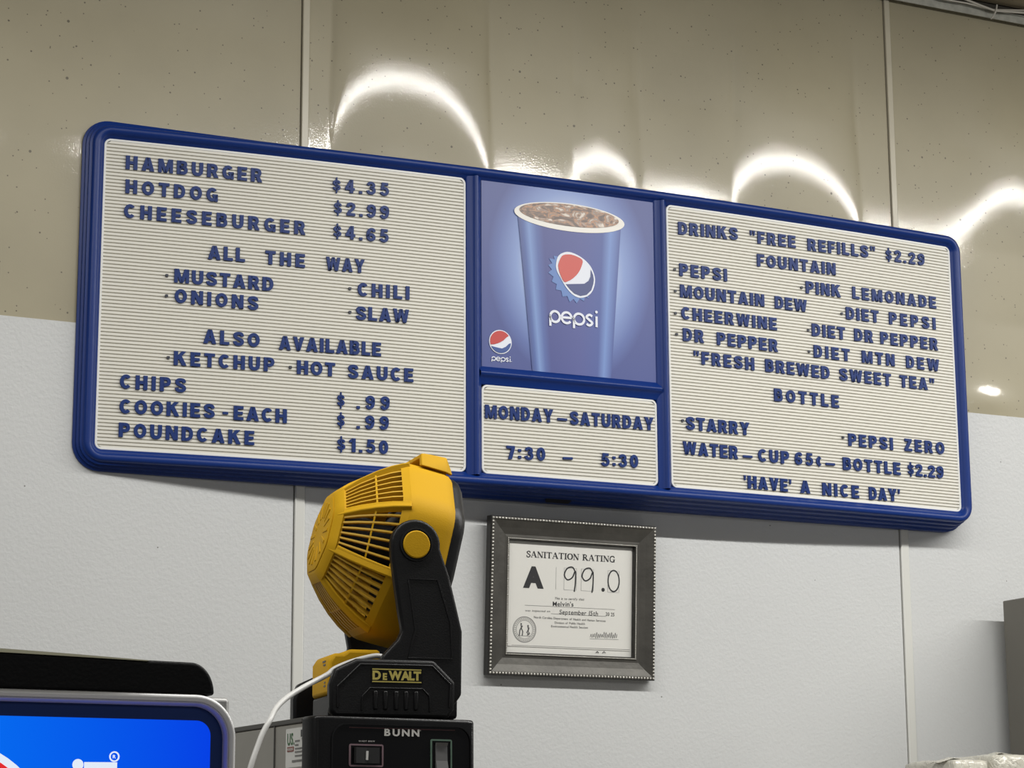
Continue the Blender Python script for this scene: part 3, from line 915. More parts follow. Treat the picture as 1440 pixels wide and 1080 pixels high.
# serif capitals: (strokes of points with widths), width
TH, TN = 0.17, 0.065
SER = {
    'I': ([([(.18, 0), (.18, 1)], TH), ([(0, .03), (.36, .03)], .06), ([(0, .97), (.36, .97)], .06)], .36),
    'T': ([([(.36, 0), (.36, 1)], TH), ([(.2, .03), (.52, .03)], .06), ([(0, .96), (.72, .96)], .08), ([(.03, 1), (.03, .72)], .05), ([(.69, 1), (.69, .72)], .05)], .72),
    'N': ([([(.12, 0), (.12, 1)], TN), ([(.12, .98), (.66, .02)], TH), ([(.68, 0), (.68, 1)], TN), ([(0, .03), (.26, .03)], .06), ([(0, .97), (.2, .97)], .06), ([(.54, .97), (.82, .97)], .06)], .80),
    'A': ([([(.08, 0), (.38, 1)], TN), ([(.38, 1), (.70, 0)], TH), ([(.2, .34), (.58, .34)], TN), ([(0, .03), (.22, .03)], .06), ([(.54, .03), (.84, .03)], .06)], .82),
    'O': ([(ellipse(.38, .5, .31, .46, 28) + [(.69, .5)], None)], .76),
    'S': ([(open_spline([(.50, .72), (.46, .92), (.28, .97), (.09, .80), (.20, .60), (.40, .44), (.52, .24), (.34, .03), (.12, .06), (.05, .30)], 4), .12)], .56),
    'R': ([([(.17, 0), (.17, 1)], TH), (open_spline([(.17, .97), (.42, .95), (.58, .76), (.42, .53), (.17, .50)], 4), .11), ([(.36, .52), (.70, .02)], TH), ([(0, .03), (.34, .03)], .06), ([(.62, .03), (.82, .03)], .06), ([(0, .97), (.2, .97)], .06)], .80),
    'G': ([(open_spline([(.66, .70), (.60, .92), (.40, .97), (.16, .84), (.09, .5), (.16, .16), (.40, .03), (.62, .12)], 4), .13), ([(.64, 0), (.64, .42)], .15), ([(.48, .42), (.78, .42)], .06)], .78),
}


def serif(name, t, xl, zl, xr, zr, cap):
    mb = MB()
    ws = [0.36 if c == ' ' else SER[c][1] for c in t]
    gap = 0.05; tot = sum(ws) + gap * (len(t) - 1); k = (xr - xl) / tot
    x = xl
    for c, w in zip(t, ws):
        if c != ' ':
            for pts, wd in SER[c][0]:
                if wd is None: wd = [(.07 + .12 * abs(math.cos(2 * math.pi * i / 28))) * k for i in range(len(pts))]
                else: wd = wd * k
                mb.strip([(x + a * k, zl + b * cap) for a, b in pts], wd, pf, 0.0, 0.0002)
        x += (w + gap) * k
    o = mb.build(name, ink); o.parent = card; return o


serif('printed_heading', 'SANITATION RATING', -0.1002, 0.0729, 0.0846, 0.0722, 0.0112)
ptext('printed_grade', 'A', -0.1057, 0.0163, -0.0634, 0.0167, 0.0400, bold=0.075)


def lines(name, segs, w, m):
    mb = MB()
    for s in segs: mb.strip(s, w, pf, 0.0, 0.00018)
    o = mb.build(name, m); o.parent = card; return o


lines('printed_rule', [[(-0.0384, 0.0577), (-0.0384, 0.0164)]], 0.0006, greyink)
for a, b in ((-0.0217, 0.0040), (0.0140, 0.0398), (0.0700, 0.0935)):
    lines('printed_score_box', [[(a, 0.0168), (b, 0.0168), (b, 0.057), (a, 0.057), (a, 0.0168)]], 0.0006, greyink)
lines('printed_form_lines', [[(-0.1012, -0.0152), (0.0856, -0.0150)], [(-0.0475, -0.0284), (0.0672, -0.0284)], [(0.0335, -0.0712), (0.0940, -0.0700)], [(-0.1308 + 0.004, -0.0885), (0.1185, -0.0880)]], 0.0005, ink)


def nine(x):
    return open_spline([(x + 0.0235, 0.0500), (x + 0.0170, 0.0590), (x + 0.0060, 0.0560), (x + 0.0005, 0.0440), (x + 0.0070, 0.0355), (x + 0.0170, 0.0400), (x + 0.0232, 0.0520), (x + 0.0236, 0.0300), (x + 0.0215, 0.0140)], 6)


mb = MB()
for x in (-0.0217, 0.0152): mb.strip(nine(x), 0.0026, pf, 0, 0.00022)
mb.strip(ellipse(0.0822, 0.0380, 0.0118, 0.0196, 30) + [(0.0940, 0.0380)], 0.0026, pf, 0, 0.00022)
mb.prism(ellipse(0.0602, 0.0207, 0.0036, 0.0036, 14), pf, 0, 0.00022)
o = mb.build('handwritten_score', ink); o.parent = card
ptext('printed_line', 'This is to certify that', -0.0409, -0.0020, 0.0205, -0.0012, 0.0042, shear=0.2)
ptext('printed_line', 'was inspected on', -0.1008, -0.0266, -0.0499, -0.0260, 0.0038, shear=0.2)
ptext('printed_line', 'North Carolina Department of Health and Human Services', -0.0824, -0.0382, 0.0662, -0.0388, 0.0040)
ptext('printed_line', 'Division of Public Health', -0.0396, -0.0464, 0.0230, -0.0459, 0.0040)
ptext('printed_line', 'Environmental Health Section', -0.0467, -0.0532, 0.0293, -0.0526, 0.0040)
ptext('handwritten_name', "Melvin's", -0.0442, -0.0143, -0.0014, -0.0132, 0.0084, bold=0.012)
ptext('handwritten_date', 'September 15th', -0.0303, -0.0282, 0.0497, -0.0278, 0.0080, bold=0.006, shear=0.1)
ptext('handwritten_year', '20 25', 0.0664, -0.0272, 0.0846, -0.0277, 0.0066, bold=0.012)
# signature: one loose scribble
sig = []
random.seed(4)
for i in range(30):
    sig.append((0.0345 + i * 0.00195, -0.0665 + (0.0070 if i % 2 else -0.0030) * random.uniform(0.5, 1.25) + i * 0.00006))
lines('handwritten_signature', [open_spline(sig, 4)], 0.0007, ink)
# round seal
sc = (-0.1010, -0.0595); mb = MB()
for r_, w_ in ((0.0232, 0.0010), (0.0214, 0.0005), (0.0166, 0.0006)): mb.strip(ellipse(sc[0], sc[1], r_, r_, 40), w_, pf, 0, 0.00018, closed=True)
for k in range(34):
    a = 2 * math.pi * k / 34
    mb.strip([(sc[0] + 0.0178 * math.cos(a), sc[1] + 0.0178 * math.sin(a)), (sc[0] + 0.0203 * math.cos(a + 0.05), sc[1] + 0.0203 * math.sin(a + 0.05))], 0.0010, pf, 0, 0.00018)
for fx, pts in ((-0.0075, [(0, 0.008), (0.001, 0.004), (-0.002, -0.002), (-0.003, -0.011)]), (-0.0045, [(0, 0.007), (-0.002, 0.002), (0.001, -0.004), (0.0, -0.011)]), (0.0065, [(0, 0.005), (0.002, 0.0), (-0.002, -0.005), (0.003, -0.009)]), (0.0095, [(0, 0.004), (-0.003, -0.002), (0.001, -0.007), (-0.004, -0.010)])):
    mb.strip([(sc[0] + fx + a, sc[1] + b) for a, b in pts], 0.0022, pf, 0, 0.00018)
for fx, fz in ((-0.0070, 0.0098), (0.0070, 0.0068)): mb.prism(ellipse(sc[0] + fx, sc[1] + fz, 0.0018, 0.0018, 10), pf, 0, 0.00018)
mb.strip([(sc[0] - 0.012, sc[1] - 0.0115), (sc[0] + 0.012, sc[1] - 0.0115)], 0.0008, pf, 0, 0.00018)
o = mb.build('printed_seal', mat('seal_ink', (0.10, 0.10, 0.10, 1), 0.6)); o.parent = card
lines('printed_marks', [[(0.047, -0.0962), (0.050, -0.0935), (0.053, -0.0962)], [(0.061, -0.0962), (0.064, -0.0932), (0.067, -0.0962)]], 0.0013, ink).parent = cert
# glazing: thin clear sheet
gm = bpy.data.materials.new('clear_glass_sheet'); gm.use_nodes = True
nt = gm.node_tree; nt.nodes.clear()
out = nt.nodes.new('ShaderNodeOutputMaterial'); mixn = nt.nodes.new('ShaderNodeMixShader'); mixn.inputs[0].default_value = 0.035
tr = nt.nodes.new('ShaderNodeBsdfTransparent'); gl = nt.nodes.new('ShaderNodeBsdfGlossy'); gl.inputs['Roughness'].default_value = 0.05
nt.links.new(tr.outputs[0], mixn.inputs[1]); nt.links.new(gl.outputs[0], mixn.inputs[2]); nt.links.new(mixn.outputs[0], out.inputs[0])
MB().box(-CW + 0.0424, -0.0072, 0.0424, CW - 0.0424, -0.0060, 2 * CH - 0.0424).build('glazing', gm, cert)

# ------------------------------------------------------------------ worktop the machines stand on (below the picture)
CT = 0.92
st(MB().box(-2.4, -1.95, 0.0, 0.1, -0.60, CT).build('base_ledge', mat('laminate_ledge', (0.30, 0.28, 0.25, 1), 0.4), bevel=0.004))

# ------------------------------------------------------------------ brewer
BT = 1.731
brew = empty('beverage_brewer', (-0.773, -1.32, CT), R(3))
tag(brew, 'black and steel beverage brewer carrying the yellow fan, white sticker on its side', 'brewer')
black = mat('black_plastic', (0.004, 0.004, 0.0045, 1), 0.34, spec=0.3, bump=0.08, bscale=500)
black_s = mat('black_smooth_panel', (0.003, 0.003, 0.0035, 1), 0.25, spec=0.3)
steel = mat('brushed_steel', (0.36, 0.345, 0.31, 1), 0.42, 0.75, bump=0.15, bscale=40, vary=0.06)
dgrey = mat('dark_steel_rim', (0.09, 0.088, 0.08, 1), 0.45, 0.5)
HB = BT - CT
BW = 0.2115
# front hood: rounded column edges
mb = MB().prism([(0.0, 0.014), (0.004, 0.004), (0.014, 0.0), (BW - 0.014, 0.0), (BW - 0.004, 0.004), (BW, 0.014), (BW, 0.034), (0.0, 0.034)], lambda u, v, d: (u, v, d), 0.02, HB)
mb.build('hood', black, brew, smooth=True, bevel=0.0035, bseg=3)
MB().prism([(0.0015, 0.034), (BW - 0.0015, 0.034), (BW - 0.0015, 0.46), (0.0015, 0.46)], lambda u, v, d: (u, v, d), 0.02, HB - 0.0065).build('body', steel, brew, bevel=0.002)
MB().box(0.0008, 0.034, HB - 0.0065, BW - 0.0008, 0.461, HB - 0.0005).build('top_cover', dgrey, brew, bevel=0.0012)
MB().box(0.0005, 0.112, 0.02, 0.0014, 0.1145, HB - 0.0065).build('side_seam', dgrey, brew)
MB().box(0.0, 0.02, 0.0, BW, 0.44, 0.02).build('base', black, brew, bevel=0.003)
# inset control panel with a raised outline
panel = MB().prism(rrect(0.0225, HB - 0.20, 0.2005, HB - 0.0088, 0.018, 8), lambda u, v, d: (u, -d, v), -0.002, 0.0006).build('control_panel', black_s, brew)
MB().strip(rrect(0.0225, HB - 0.20, 0.2005, HB - 0.0088, 0.018, 8), 0.0016, lambda u, v, d: (u, -d, v), -0.001, 0.0022, closed=True).build('panel_edge', black, panel, smooth=True)
MB().strip([(0.044, HB - 0.0128), (0.180, HB - 0.0128)], 0.0010, lambda u, v, d: (u, -d, v), 0.0005, 0.0009).build('red_line', mat('dull_red_print', (0.06, 0.012, 0.014, 1), 0.5), panel)
fb = lambda u, v, d: (u, -d, v)
silver = mat('silver_lettering', (0.62, 0.61, 0.58, 1), 0.4, 0.2)
text_mb(MB(), 'BUNN', 0.0885, HB - 0.0214, 0.1333, HB - 0.0212, 0.0082, fb, 0.0004, 0.0014, bold=0.035, squash=1.28).build('maker_lettering', silver, panel)
text_mb(MB(), '\u00ae', 0.1340, HB - 0.0150, 0.1356, HB - 0.0150, 0.0018, fb, 0.0004, 0.0010).build('maker_lettering', silver, panel)


def switch(x0, z0, x1, z1, rim, name, bright_lo):
    s = MB().strip(rrect(x0, z0, x1, z1, 0.0014, 3), 0.0019, fb, 0.0004, 0.0018, closed=True).build(name, rim, panel)
    MB().prism(rrect(x0 + 0.001, z0 + 0.001, x1 - 0.001, z1 - 0.001, 0.001, 3), fb, 0.0004, 0.0009).build('switch_well', black_s, s)
    i0, i1, j0, j1 = x0 + 0.0055, x1 - 0.0055, z0 + 0.003, z1 - 0.003
    zm = (j0 + j1) / 2
    if bright_lo:
        j0 += 0.0005
        prof = [(j0, 0.0085), (j0 + 0.006, 0.0065), (zm, 0.0028), (j1 - 0.004, 0.0022), (j1, 0.0045)]
        vs = []
        for zz, d in prof: vs += [fb(i0, zz, d), fb(i1, zz, d)]
        for zz, d in prof: vs += [fb(i0, zz, 0.0005), fb(i1, zz, 0.0005)]
        n = len(prof); fs = [(2 * i, 2 * i + 1, 2 * i + 3, 2 * i + 2) for i in range(n - 1)]
        fs += [(2 * i, 2 * i + 2, 2 * n + 2 * i + 2, 2 * n + 2 * i) for i in range(n - 1)] + [(2 * i + 1, 2 * n + 2 * i + 1, 2 * n + 2 * i + 3, 2 * i + 3) for i in range(n - 1)]
        fs += [(0, 2 * n, 2 * n + 1, 1), (2 * n - 2, 2 * n - 1, 4 * n - 1, 4 * n - 2)]
        MB().add(vs, fs).build('rocker', mat('dark_grey_rocker', (0.12, 0.12, 0.12, 1), 0.35), s)
    else:
        xm = (i0 + i1) / 2
        prof = [(i0, 0.0065), (xm, 0.0030), (i1, 0.0050)]
        vs = []
        for xx, d in prof: vs += [fb(xx, j0, d), fb(xx, j1, d)]
        for xx, d in prof: vs += [fb(xx, j0, 0.0005), fb(xx, j1, 0.0005)]
        n = 3; fs = [(2 * i, 2 * i + 1, 2 * i + 3, 2 * i + 2) for i in range(n - 1)]
        fs += [(2 * i, 2 * i + 2, 2 * n + 2 * i + 2, 2 * n + 2 * i) for i in range(n - 1)] + [(2 * i + 1, 2 * n + 2 * i + 1, 2 * n + 2 * i + 3, 2 * i + 3) for i in range(n - 1)]
        fs += [(0, 2 * n, 2 * n + 1, 1), (2 * n - 2, 2 * n - 1, 4 * n - 1, 4 * n - 2)]
        rk = MB().add(vs, fs).build('rocker', mat('black_rocker', (0.03, 0.03, 0.03, 1), 0.25), s)
        MB().prism([(xm - 0.0016, zm - 0.0052), (xm + 0.0012, zm - 0.0052), (xm + 0.0016, zm + 0.0050), (xm - 0.0012, zm + 0.0050)], fb, 0.0022, 0.0040).build('mark', mat('white_mark', (0.6, 0.6, 0.58, 1), 0.4), s)
    return s


switch(0.0450, HB - 0.0560, 0.0862, HB - 0.0322, mat('mauve_outline', (0.20, 0.13, 0.15, 1), 0.45), 'mauve_switch', False)
switch(0.1488, HB - 0.0720, 0.1748, HB - 0.0246, mat('green_outline', (0.10, 0.17, 0.125, 1), 0.45), 'green_switch', True)
text_mb(MB(), 'READY BREW', 0.0565, HB - 0.0288, 0.0765, HB - 0.0286, 0.0016, fb, 0.0004, 0.0009).build('caption', silver, panel)
# service sticker on the side
ss = lambda u, v, d: (0.0015 - d, u, HB + v)
stk = MB().prism(rrect(0.0120, -0.0560, 0.0800, -0.0115, 0.0022, 4), ss, -0.0004, 0.0004).build('sticker', mat('white_sticker', (0.66, 0.66, 0.63, 1), 0.45), brew)
stk['label'] = 'white sticker with green letters and a red block'
# seen from outside, the rear end of the sticker is on the left
sv = lambda u, v, d: ss(0.0800 - u, -0.0560 + v, 0.0005 + d)
text_mb(MB(), 'US.', 0.0050, 0.0255, 0.0250, 0.0255, 0.0135, sv, 0, 0.0003, bold=0.02).build('green_lettering', mat('green_ink', (0.045, 0.13, 0.05, 1), 0.5), stk)
MB().prism([(0.0050, 0.0180), (0.0235, 0.0180), (0.0235, 0.0235), (0.0050, 0.0235)], sv, 0, 0.0003).build('red_block', mat('red_ink', (0.22, 0.055, 0.04, 1), 0.5), stk)
text_mb(MB(), 'FOODS', 0.0065, 0.0192, 0.0220, 0.0192, 0.0030, sv, 0.0003, 0.0005, bold=0.02).build('block_lettering', mat('sticker_white', (0.6, 0.6, 0.57, 1), 0.5), stk)
mb = MB()
MB().prism([(0.0430, 0.0335), (0.0645, 0.0335), (0.0645, 0.0415), (0.0430, 0.0415)], sv, 0, 0.0003).build('dark_block', mat('charcoal_ink', (0.06, 0.06, 0.06, 1), 0.5), stk)
for (a, b, z) in ((0.0460, 0.0620, 0.0305), (0.0270, 0.0400, 0.0285), (0.0270, 0.0370, 0.0240), (0.0270, 0.0500, 0.0198), (0.0270, 0.0470, 0.0160), (0.0270, 0.0560, 0.0115), (0.0190, 0.0640, 0.0055)):
    x = a; random.seed(int(z * 1e5))
    hgt = 0.0019 if z > 0.006 else 0.0026
    while x < b:
        wl = random.uniform(0.0012, 0.0030)
        mb.prism([(x, z), (min(b, x + wl), z), (min(b, x + wl), z + hgt), (x, z + hgt)], sv, 0, 0.0003)
        x += wl + 0.0007
mb.build('small_print', mat('grey_sticker_ink', (0.20, 0.20, 0.19, 1), 0.5), stk)

# ------------------------------------------------------------------ cordless fan standing on the brewer
yellow = mat('yellow_plastic', (0.56, 0.315, 0.010, 1), 0.60, spec=0.12, bump=0.12, bscale=700)
yellow_b = mat('yellow_bars', (0.58, 0.345, 0.025, 1), 0.42)
fblack = mat('fan_black_rubber', (0.0045, 0.0045, 0.005, 1), 0.42, spec=0.28, bump=0.15, bscale=600)
fdark = mat('fan_inner_black', (0.008, 0.008, 0.008, 1), 0.6)
fan = empty('jobsite_fan', (-0.6185, -1.17, BT), R(-7))
tag(fan, 'yellow and black cordless work fan standing on the black brewer', 'fan')
ZC = 1.943 - BT
TA = R(13)
cT, sT = math.cos(TA), math.sin(TA)


def hd(a, b, v): return (a * cT + v * sT, b, ZC - a * sT + v * cT)


def oct_loop(a, r, n=8, rnd=1.052):
    out = []
    for k in range(8):
        for i in range(n):
            th = R(-22.5 + 45 * k + 45 * i / n)
            rel = (-22.5 + 45 * i / n)
            f = min(1 / math.cos(R(rel)), rnd)
            out.append(hd(a, r * f * math.cos(th), r * f * math.sin(th)))
    return out


# housing: solid band round the fan
mb = MB()
mb.rings([oct_loop(a, r) for a, r in ((-0.012, 0.1030), (-0.0125, 0.1070), (-0.006, 0.1085), (0.010, 0.1090), (0.034, 0.1090), (0.041, 0.1075), (0.049, 0.1015), (0.049, 0.0960), (0.038, 0.1020), (0.0, 0.1040))], closed=True)
shroud = mb.build('housing', yellow, fan, smooth=True, angle=50)
# carrying handle moulded on top
mb = MB()
outer = [(-0.050, 0.1070), (-0.036, 0.1245), (0.036, 0.1245), (0.050, 0.1070)]
inner = [(0.040, 0.1075), (0.031, 0.1190), (-0.031, 0.1190), (-0.040, 0.1075)]
poly = outer + inner
vs = []
for k, a in enumerate((0.003, 0.0075, 0.036, 0.046)):
    sc = (0.965, 1.0, 1.012, 0.93)[k]
    for b, v in poly: vs.append(hd(a, b * (1.0 if k < 3 else 0.9), 0.107 + (v - 0.107) * (1.0, 1.08, 1.22, 0.45)[k]))
n = 8
fs = [(j * n + i, j * n + (i + 1) % n, (j + 1) * n + (i + 1) % n, (j + 1) * n + i) for j in range(3) for i in range(n)]
for base_i in (0, 3 * n):
    q = lambda i: base_i + i
    fs += [(q(0), q(1), q(6), q(7)), (q(1), q(2), q(5), q(6)), (q(2), q(3), q(4), q(5))]
MB().add(vs, fs).build('handle', yellow, fan, bevel=0.0015)
# black front ring
MB().rings([oct_loop(a, r, 8, 1.05) for a, r in ((0.044, 0.1035), (0.050, 0.1045), (0.056, 0.1020), (0.062, 0.0950), (0.062, 0.0890), (0.044, 0.0930))], closed=True).build('front_ring', fblack, fan, smooth=True, angle=45)

# rear guard: profile from the hub out to the housing
PR = [(-0.0865, 0.0500), (-0.0780, 0.0595), (-0.0640, 0.0735), (-0.0480, 0.0865), (-0.0320, 0.0970), (-0.0200, 0.1030), (-0.0120, 0.1065)]
guard = MB()


def gp(k, u, a, r, din, dl):
    """point on facet k at lateral u (-1 .. 1), pushed in by din and sideways by dl"""
    th = R(45 * k); lat = u * r * math.tan(R(22.5)) + dl
    rr = r - din
    return hd(a, rr * math.cos(th) - lat * math.sin(th), rr * math.sin(th) + lat * math.cos(th))


def rib(mb, k, u, half, depth, p0=0, p1=None):
    pr = PR[p0:p1]
    loops = [[gp(k, u, a, r, 0, -half), gp(k, u, a, r, 0, half), gp(k, u, a + 0.003, r, depth, half), gp(k, u, a + 0.003, r, depth, -half)] for a, r in pr]
    mb.rings(loops, cap0=True, cap1=True)


for k in range(8):
    for u in (-0.64, -0.385, -0.128, 0.128, 0.385, 0.64): rib(guard, k, u, 0.0011, 0.0065)
grille = guard.build('rear_guard', yellow_b, fan)
spine = MB()
for k in range(8): rib(spine, k, 1.0, 0.0056, 0.0090)
for k in range(8): rib(spine, k, -0.93, 0.0016, 0.0090)
for k in range(8): rib(spine, k, 0.93, 0.0016, 0.0090)
spine.build('guard_spine', yellow, grille, bevel=0.0012)
ringm = MB()
for a, r in ((-0.0480, 0.0858),):
    ringm.rings([oct_loop(a - 0.001, r, 4, 1.075), oct_loop(a + 0.001, r + 0.0008, 4, 1.075), oct_loop(a + 0.002, r - 0.003, 4, 1.075), oct_loop(a, r - 0.004, 4, 1.075)], closed=True)
ringm.rings([oct_loop(-0.0885, 0.0440), oct_loop(-0.0885, 0.0510), oct_loop(-0.0800, 0.0600), oct_loop(-0.0770, 0.0590), oct_loop(-0.0830, 0.0470)], closed=True)
ringm.rings([oct_loop(-0.0210, 0.1025), oct_loop(-0.0120, 0.1072), oct_loop(-0.0100, 0.1040), oct_loop(-0.0190, 0.1000)], closed=True)
ringm.build('guard_ring', yellow, grille, smooth=True, angle=45)
hub = MB()
hub.rings([oct_loop(-0.0800, 0.0450), oct_loop(-0.0895, 0.0470), oct_loop(-0.0905, 0.0440), oct_loop(-0.0910, 0.0300), oct_loop(-0.0912, 0.0080)], cap0=True, cap1=True)
hubo = hub.build('rear_hub', yellow, fan, smooth=True, angle=30)
rel = MB()
for k in range(16):
    th = 2 * math.pi * k / 16
    p = []
    for rr in (0.020, 0.040):
        for s in (-1, 1):
            t2 = th + s * 0.0022 / rr
            p.append((rr * math.cos(t2), rr * math.sin(t2)))
    q = [p[0], p[2], p[3], p[1]]
    rel.prism(q, lambda u, v, d: hd(-0.0902 - d, u, v), -0.001, 0.0016)
rel.build('hub_ribs', yellow, hubo, bevel=0.0006)

# motor, blades and front guard
mo = MB()
loops = []
for a, r in ((-0.075, 0.020), (-0.072, 0.034), (0.020, 0.036), (0.030, 0.028), (0.034, 0.010)):
    loops.append([hd(a, r * math.cos(2 * math.pi * i / 20), r * math.sin(2 * math.pi * i / 20)) for i in range(20)])
mo.rings(loops, cap0=True, cap1=True)
mo.build('motor', fdark, fan, smooth=True)
for k in range(5):
    th0 = 2 * math.pi * k / 5 + 0.3
    rows = []
    for j in range(6):
        rr = 0.030 + 0.064 * j / 5
        w = 0.62 - 0.18 * j / 5
        tw = 0.024 - 0.010 * j / 5
        rows.append([(rr, th0 - w / 2, -tw), (rr, th0, 0.002), (rr, th0 + w / 2, tw)])
    vs = []
    for dd in (0.0, 0.0018):
        for row in rows:
            for rr, th, a in row: vs.append(hd(0.012 + a + dd, rr * math.cos(th), rr * math.sin(th)))
    fs = []
    for base_i in (0, 18):
        for j in range(5):
            for i in range(2): fs.append((base_i + 3 * j + i, base_i + 3 * j + i + 1, base_i + 3 * j + i + 4, base_i + 3 * j + i + 3))
    for j in range(5):
        fs += [(3 * j, 3 * j + 3, 18 + 3 * j + 3, 18 + 3 * j), (3 * j + 2, 18 + 3 * j + 2, 18 + 3 * j + 5, 3 * j + 5)]
    fs += [(15, 16, 34, 33), (16, 17, 35, 34), (0, 18, 19, 1), (1, 19, 20, 2)]
    MB().add(vs, fs).build('blade', fdark, fan, smooth=True, angle=60)
fg = MB()
for rr in (0.018, 0.032, 0.046, 0.060, 0.074, 0.088):
    fg.tube([hd(0.052, rr * math.cos(2 * math.pi * i / 32), rr * math.sin(2 * math.pi * i / 32)) for i in range(33)], 0.0013, 6)
for k in range(12):
    th = 2 * math.pi * k / 12
    fg.tube([hd(0.053, 0.01 * math.cos(th), 0.01 * math.sin(th)), hd(0.052, 0.092 * math.cos(th), 0.092 * math.sin(th))], 0.0015, 6)
fg.build('front_guard', fdark, fan, smooth=True)

# stand arms either side of the head
L0 = -0.0025; PZ = 1.9362


def arm_poly():
    p = [(L0 + 0.0305 * math.cos(R(a)), PZ + 0.0305 * math.sin(R(a))) for a in range(-8, 189, 14)]
    p += [(-0.0323, 1.9205), (-0.0272, 1.8850), (-0.0228, 1.8560), (-0.0187, 1.8345), (-0.0240, 1.8235), (-0.0430, 1.8035), (-0.0450, 1.7800), (-0.0450, 1.7450),
          (0.0428, 1.7450), (0.0543, 1.7600), (0.0552, 1.8346), (0.0480, 1.8650), (0.0392, 1.9003)]
    return [(a, z - BT) for a, z in p]


def arm(y0, y1, near):
    o = MB().prism(arm_poly(), lambda u, v, d: (u, d, v), y0, y1).build('arm', fblack, fan, smooth=True, bevel=0.0035, bseg=3, angle=30)
    s = -1 if near else 1
    ye = y0 if near else y1
    if near:
        inset = [(-0.0120, 1.8950), (0.0240, 1.8950), (0.0400, 1.8450), (0.0420, 1.8020), (-0.0120, 1.8020), (-0.0060, 1.8250), (-0.0030, 1.8350)]
        MB().strip([(a, z - BT) for a, z in inset], 0.0022, lambda u, v, d: (u, ye - d, v), -0.0006, 0.0012, closed=True).build('arm_edge', fblack, o, smooth=True, bevel=0.0006)
    MB().rings([[(L0 + r * math.cos(2 * math.pi * i / 28), ye + s * d, PZ - BT + r * math.sin(2 * math.pi * i / 28)) for i in range(28)] for r, d in ((0.0205, -0.001), (0.0203, 0.0022), (0.0180, 0.0024), (0.0176, 0.0010), (0.0176, -0.0005))]).build('pivot_collar', fblack, o, smooth=True)
    MB().rings([[(L0 + r * math.cos(2 * math.pi * i / 28), ye + s * d, PZ - BT + r * math.sin(2 * math.pi * i / 28)) for i in range(28)] for r, d in ((0.0166, -0.001), (0.0166, 0.0022), (0.0154, 0.0034), (0.0050, 0.0036))], cap0=True, cap1=True).build('pivot_button', yellow, o, smooth=True, angle=35)
    return o


arm(-0.1270, -0.1125, True)
arm(0.1125, 0.1270, False)

# base: two side rails, a deck between them
RP = [(-0.1010, 1.7315), (-0.1075, 1.7378), (-0.1078, 1.7680), (-0.1013, 1.7870), (-0.0757, 1.7990), (0.0181, 1.7990), (0.0446, 1.7738), (0.0428, 1.7421), (0.0358, 1.7315)]
RPL = [(a, z - BT + 0.0004) for a, z in RP]


def rail(y0, y1, near):
    o = MB().prism(RPL, lambda u, v, d: (u + (0.0 if near else 0.014), d, v), y0, y1).build('side_rail', fblack, fan, smooth=True, bevel=0.004, bseg=3, angle=30)
    if near:
        f = lambda u, v, d: (u, y0 - d, v - BT)
        # raised outer band, sunken grip with upright ribs
        band = [(-0.0985, 1.7420), (-0.0985, 1.7665), (-0.0715, 1.7925), (0.0155, 1.7925), (0.0375, 1.7715), (0.0362, 1.7440)]
        MB().strip(open_spline(band, 3) if False else band, 0.0030, f, -0.0005, 0.0014).build('rail_band', fblack, o, bevel=0.0010)
        well = [(-0.0700, 1.7390), (-0.0690, 1.7560), (-0.0600, 1.7655), (0.0040, 1.7655), (0.0120, 1.7570), (0.0125, 1.7390)]
        MB().strip(well, 0.0018, f, -0.0005, 0.0018).build('grip_edge', fblack, o, bevel=0.0006)
        g = MB()
        for x in (-0.0560, -0.0440, -0.0310, -0.0190, -0.0070):
            g.box(x, y0 - 0.0028, 1.7405 - BT, x + 0.0052, y0 + 0.001, 1.7625 - BT)
        g.build('grip_ribs', fblack, o, bevel=0.0016)
        pl = MB().prism(rrect(-0.0590, 1.7706, 0.0035, 1.7900, 0.0006, 2), f, 0.0, 0.0007).build('name_plate', black_s, o)
        ly = mat('pale_yellow_print', (0.50, 0.42, 0.10, 1), 0.5)
        lm = MB()
        lm.prism([(-0.0575, 1.7868), (0.0020, 1.7868), (0.0020, 1.7881), (-0.0575, 1.7881)], f, 0.0006, 0.0011)
        lm.prism([(-0.0575, 1.7724), (0.0020, 1.7724), (0.0020, 1.7737), (-0.0575, 1.7737)], f, 0.0006, 0.0011)
        text_mb(lm, 'D', -0.0572, 1.7750, -0.0462, 1.7750, 0.0108, f, 0.0006, 0.0011, bold=0.050, squash=1.0)
        text_mb(lm, 'E', -0.0448, 1.7750, -0.0385, 1.7750, 0.0080, f, 0.0006, 0.0011, bold=0.050, squash=1.0)
        text_mb(lm, 'WALT', -0.0378, 1.7750, 0.0016, 1.7750, 0.0108, f, 0.0006, 0.0011, bold=0.050, squash=0.98)
        lm.build('name_lettering', ly, pl)
    return o


rail(-0.1340, -0.1180, True)
rail(0.0980, 0.1180, False)
deck = MB().prism([(-0.040, 0.0015), (0.052, 0.0015), (0.053, 0.060), (0.030, 0.074), (-0.036, 0.070)], lambda u, v, d: (u, d, v), -0.1180, 0.1180).build('base_deck', fblack, fan, bevel=0.004)
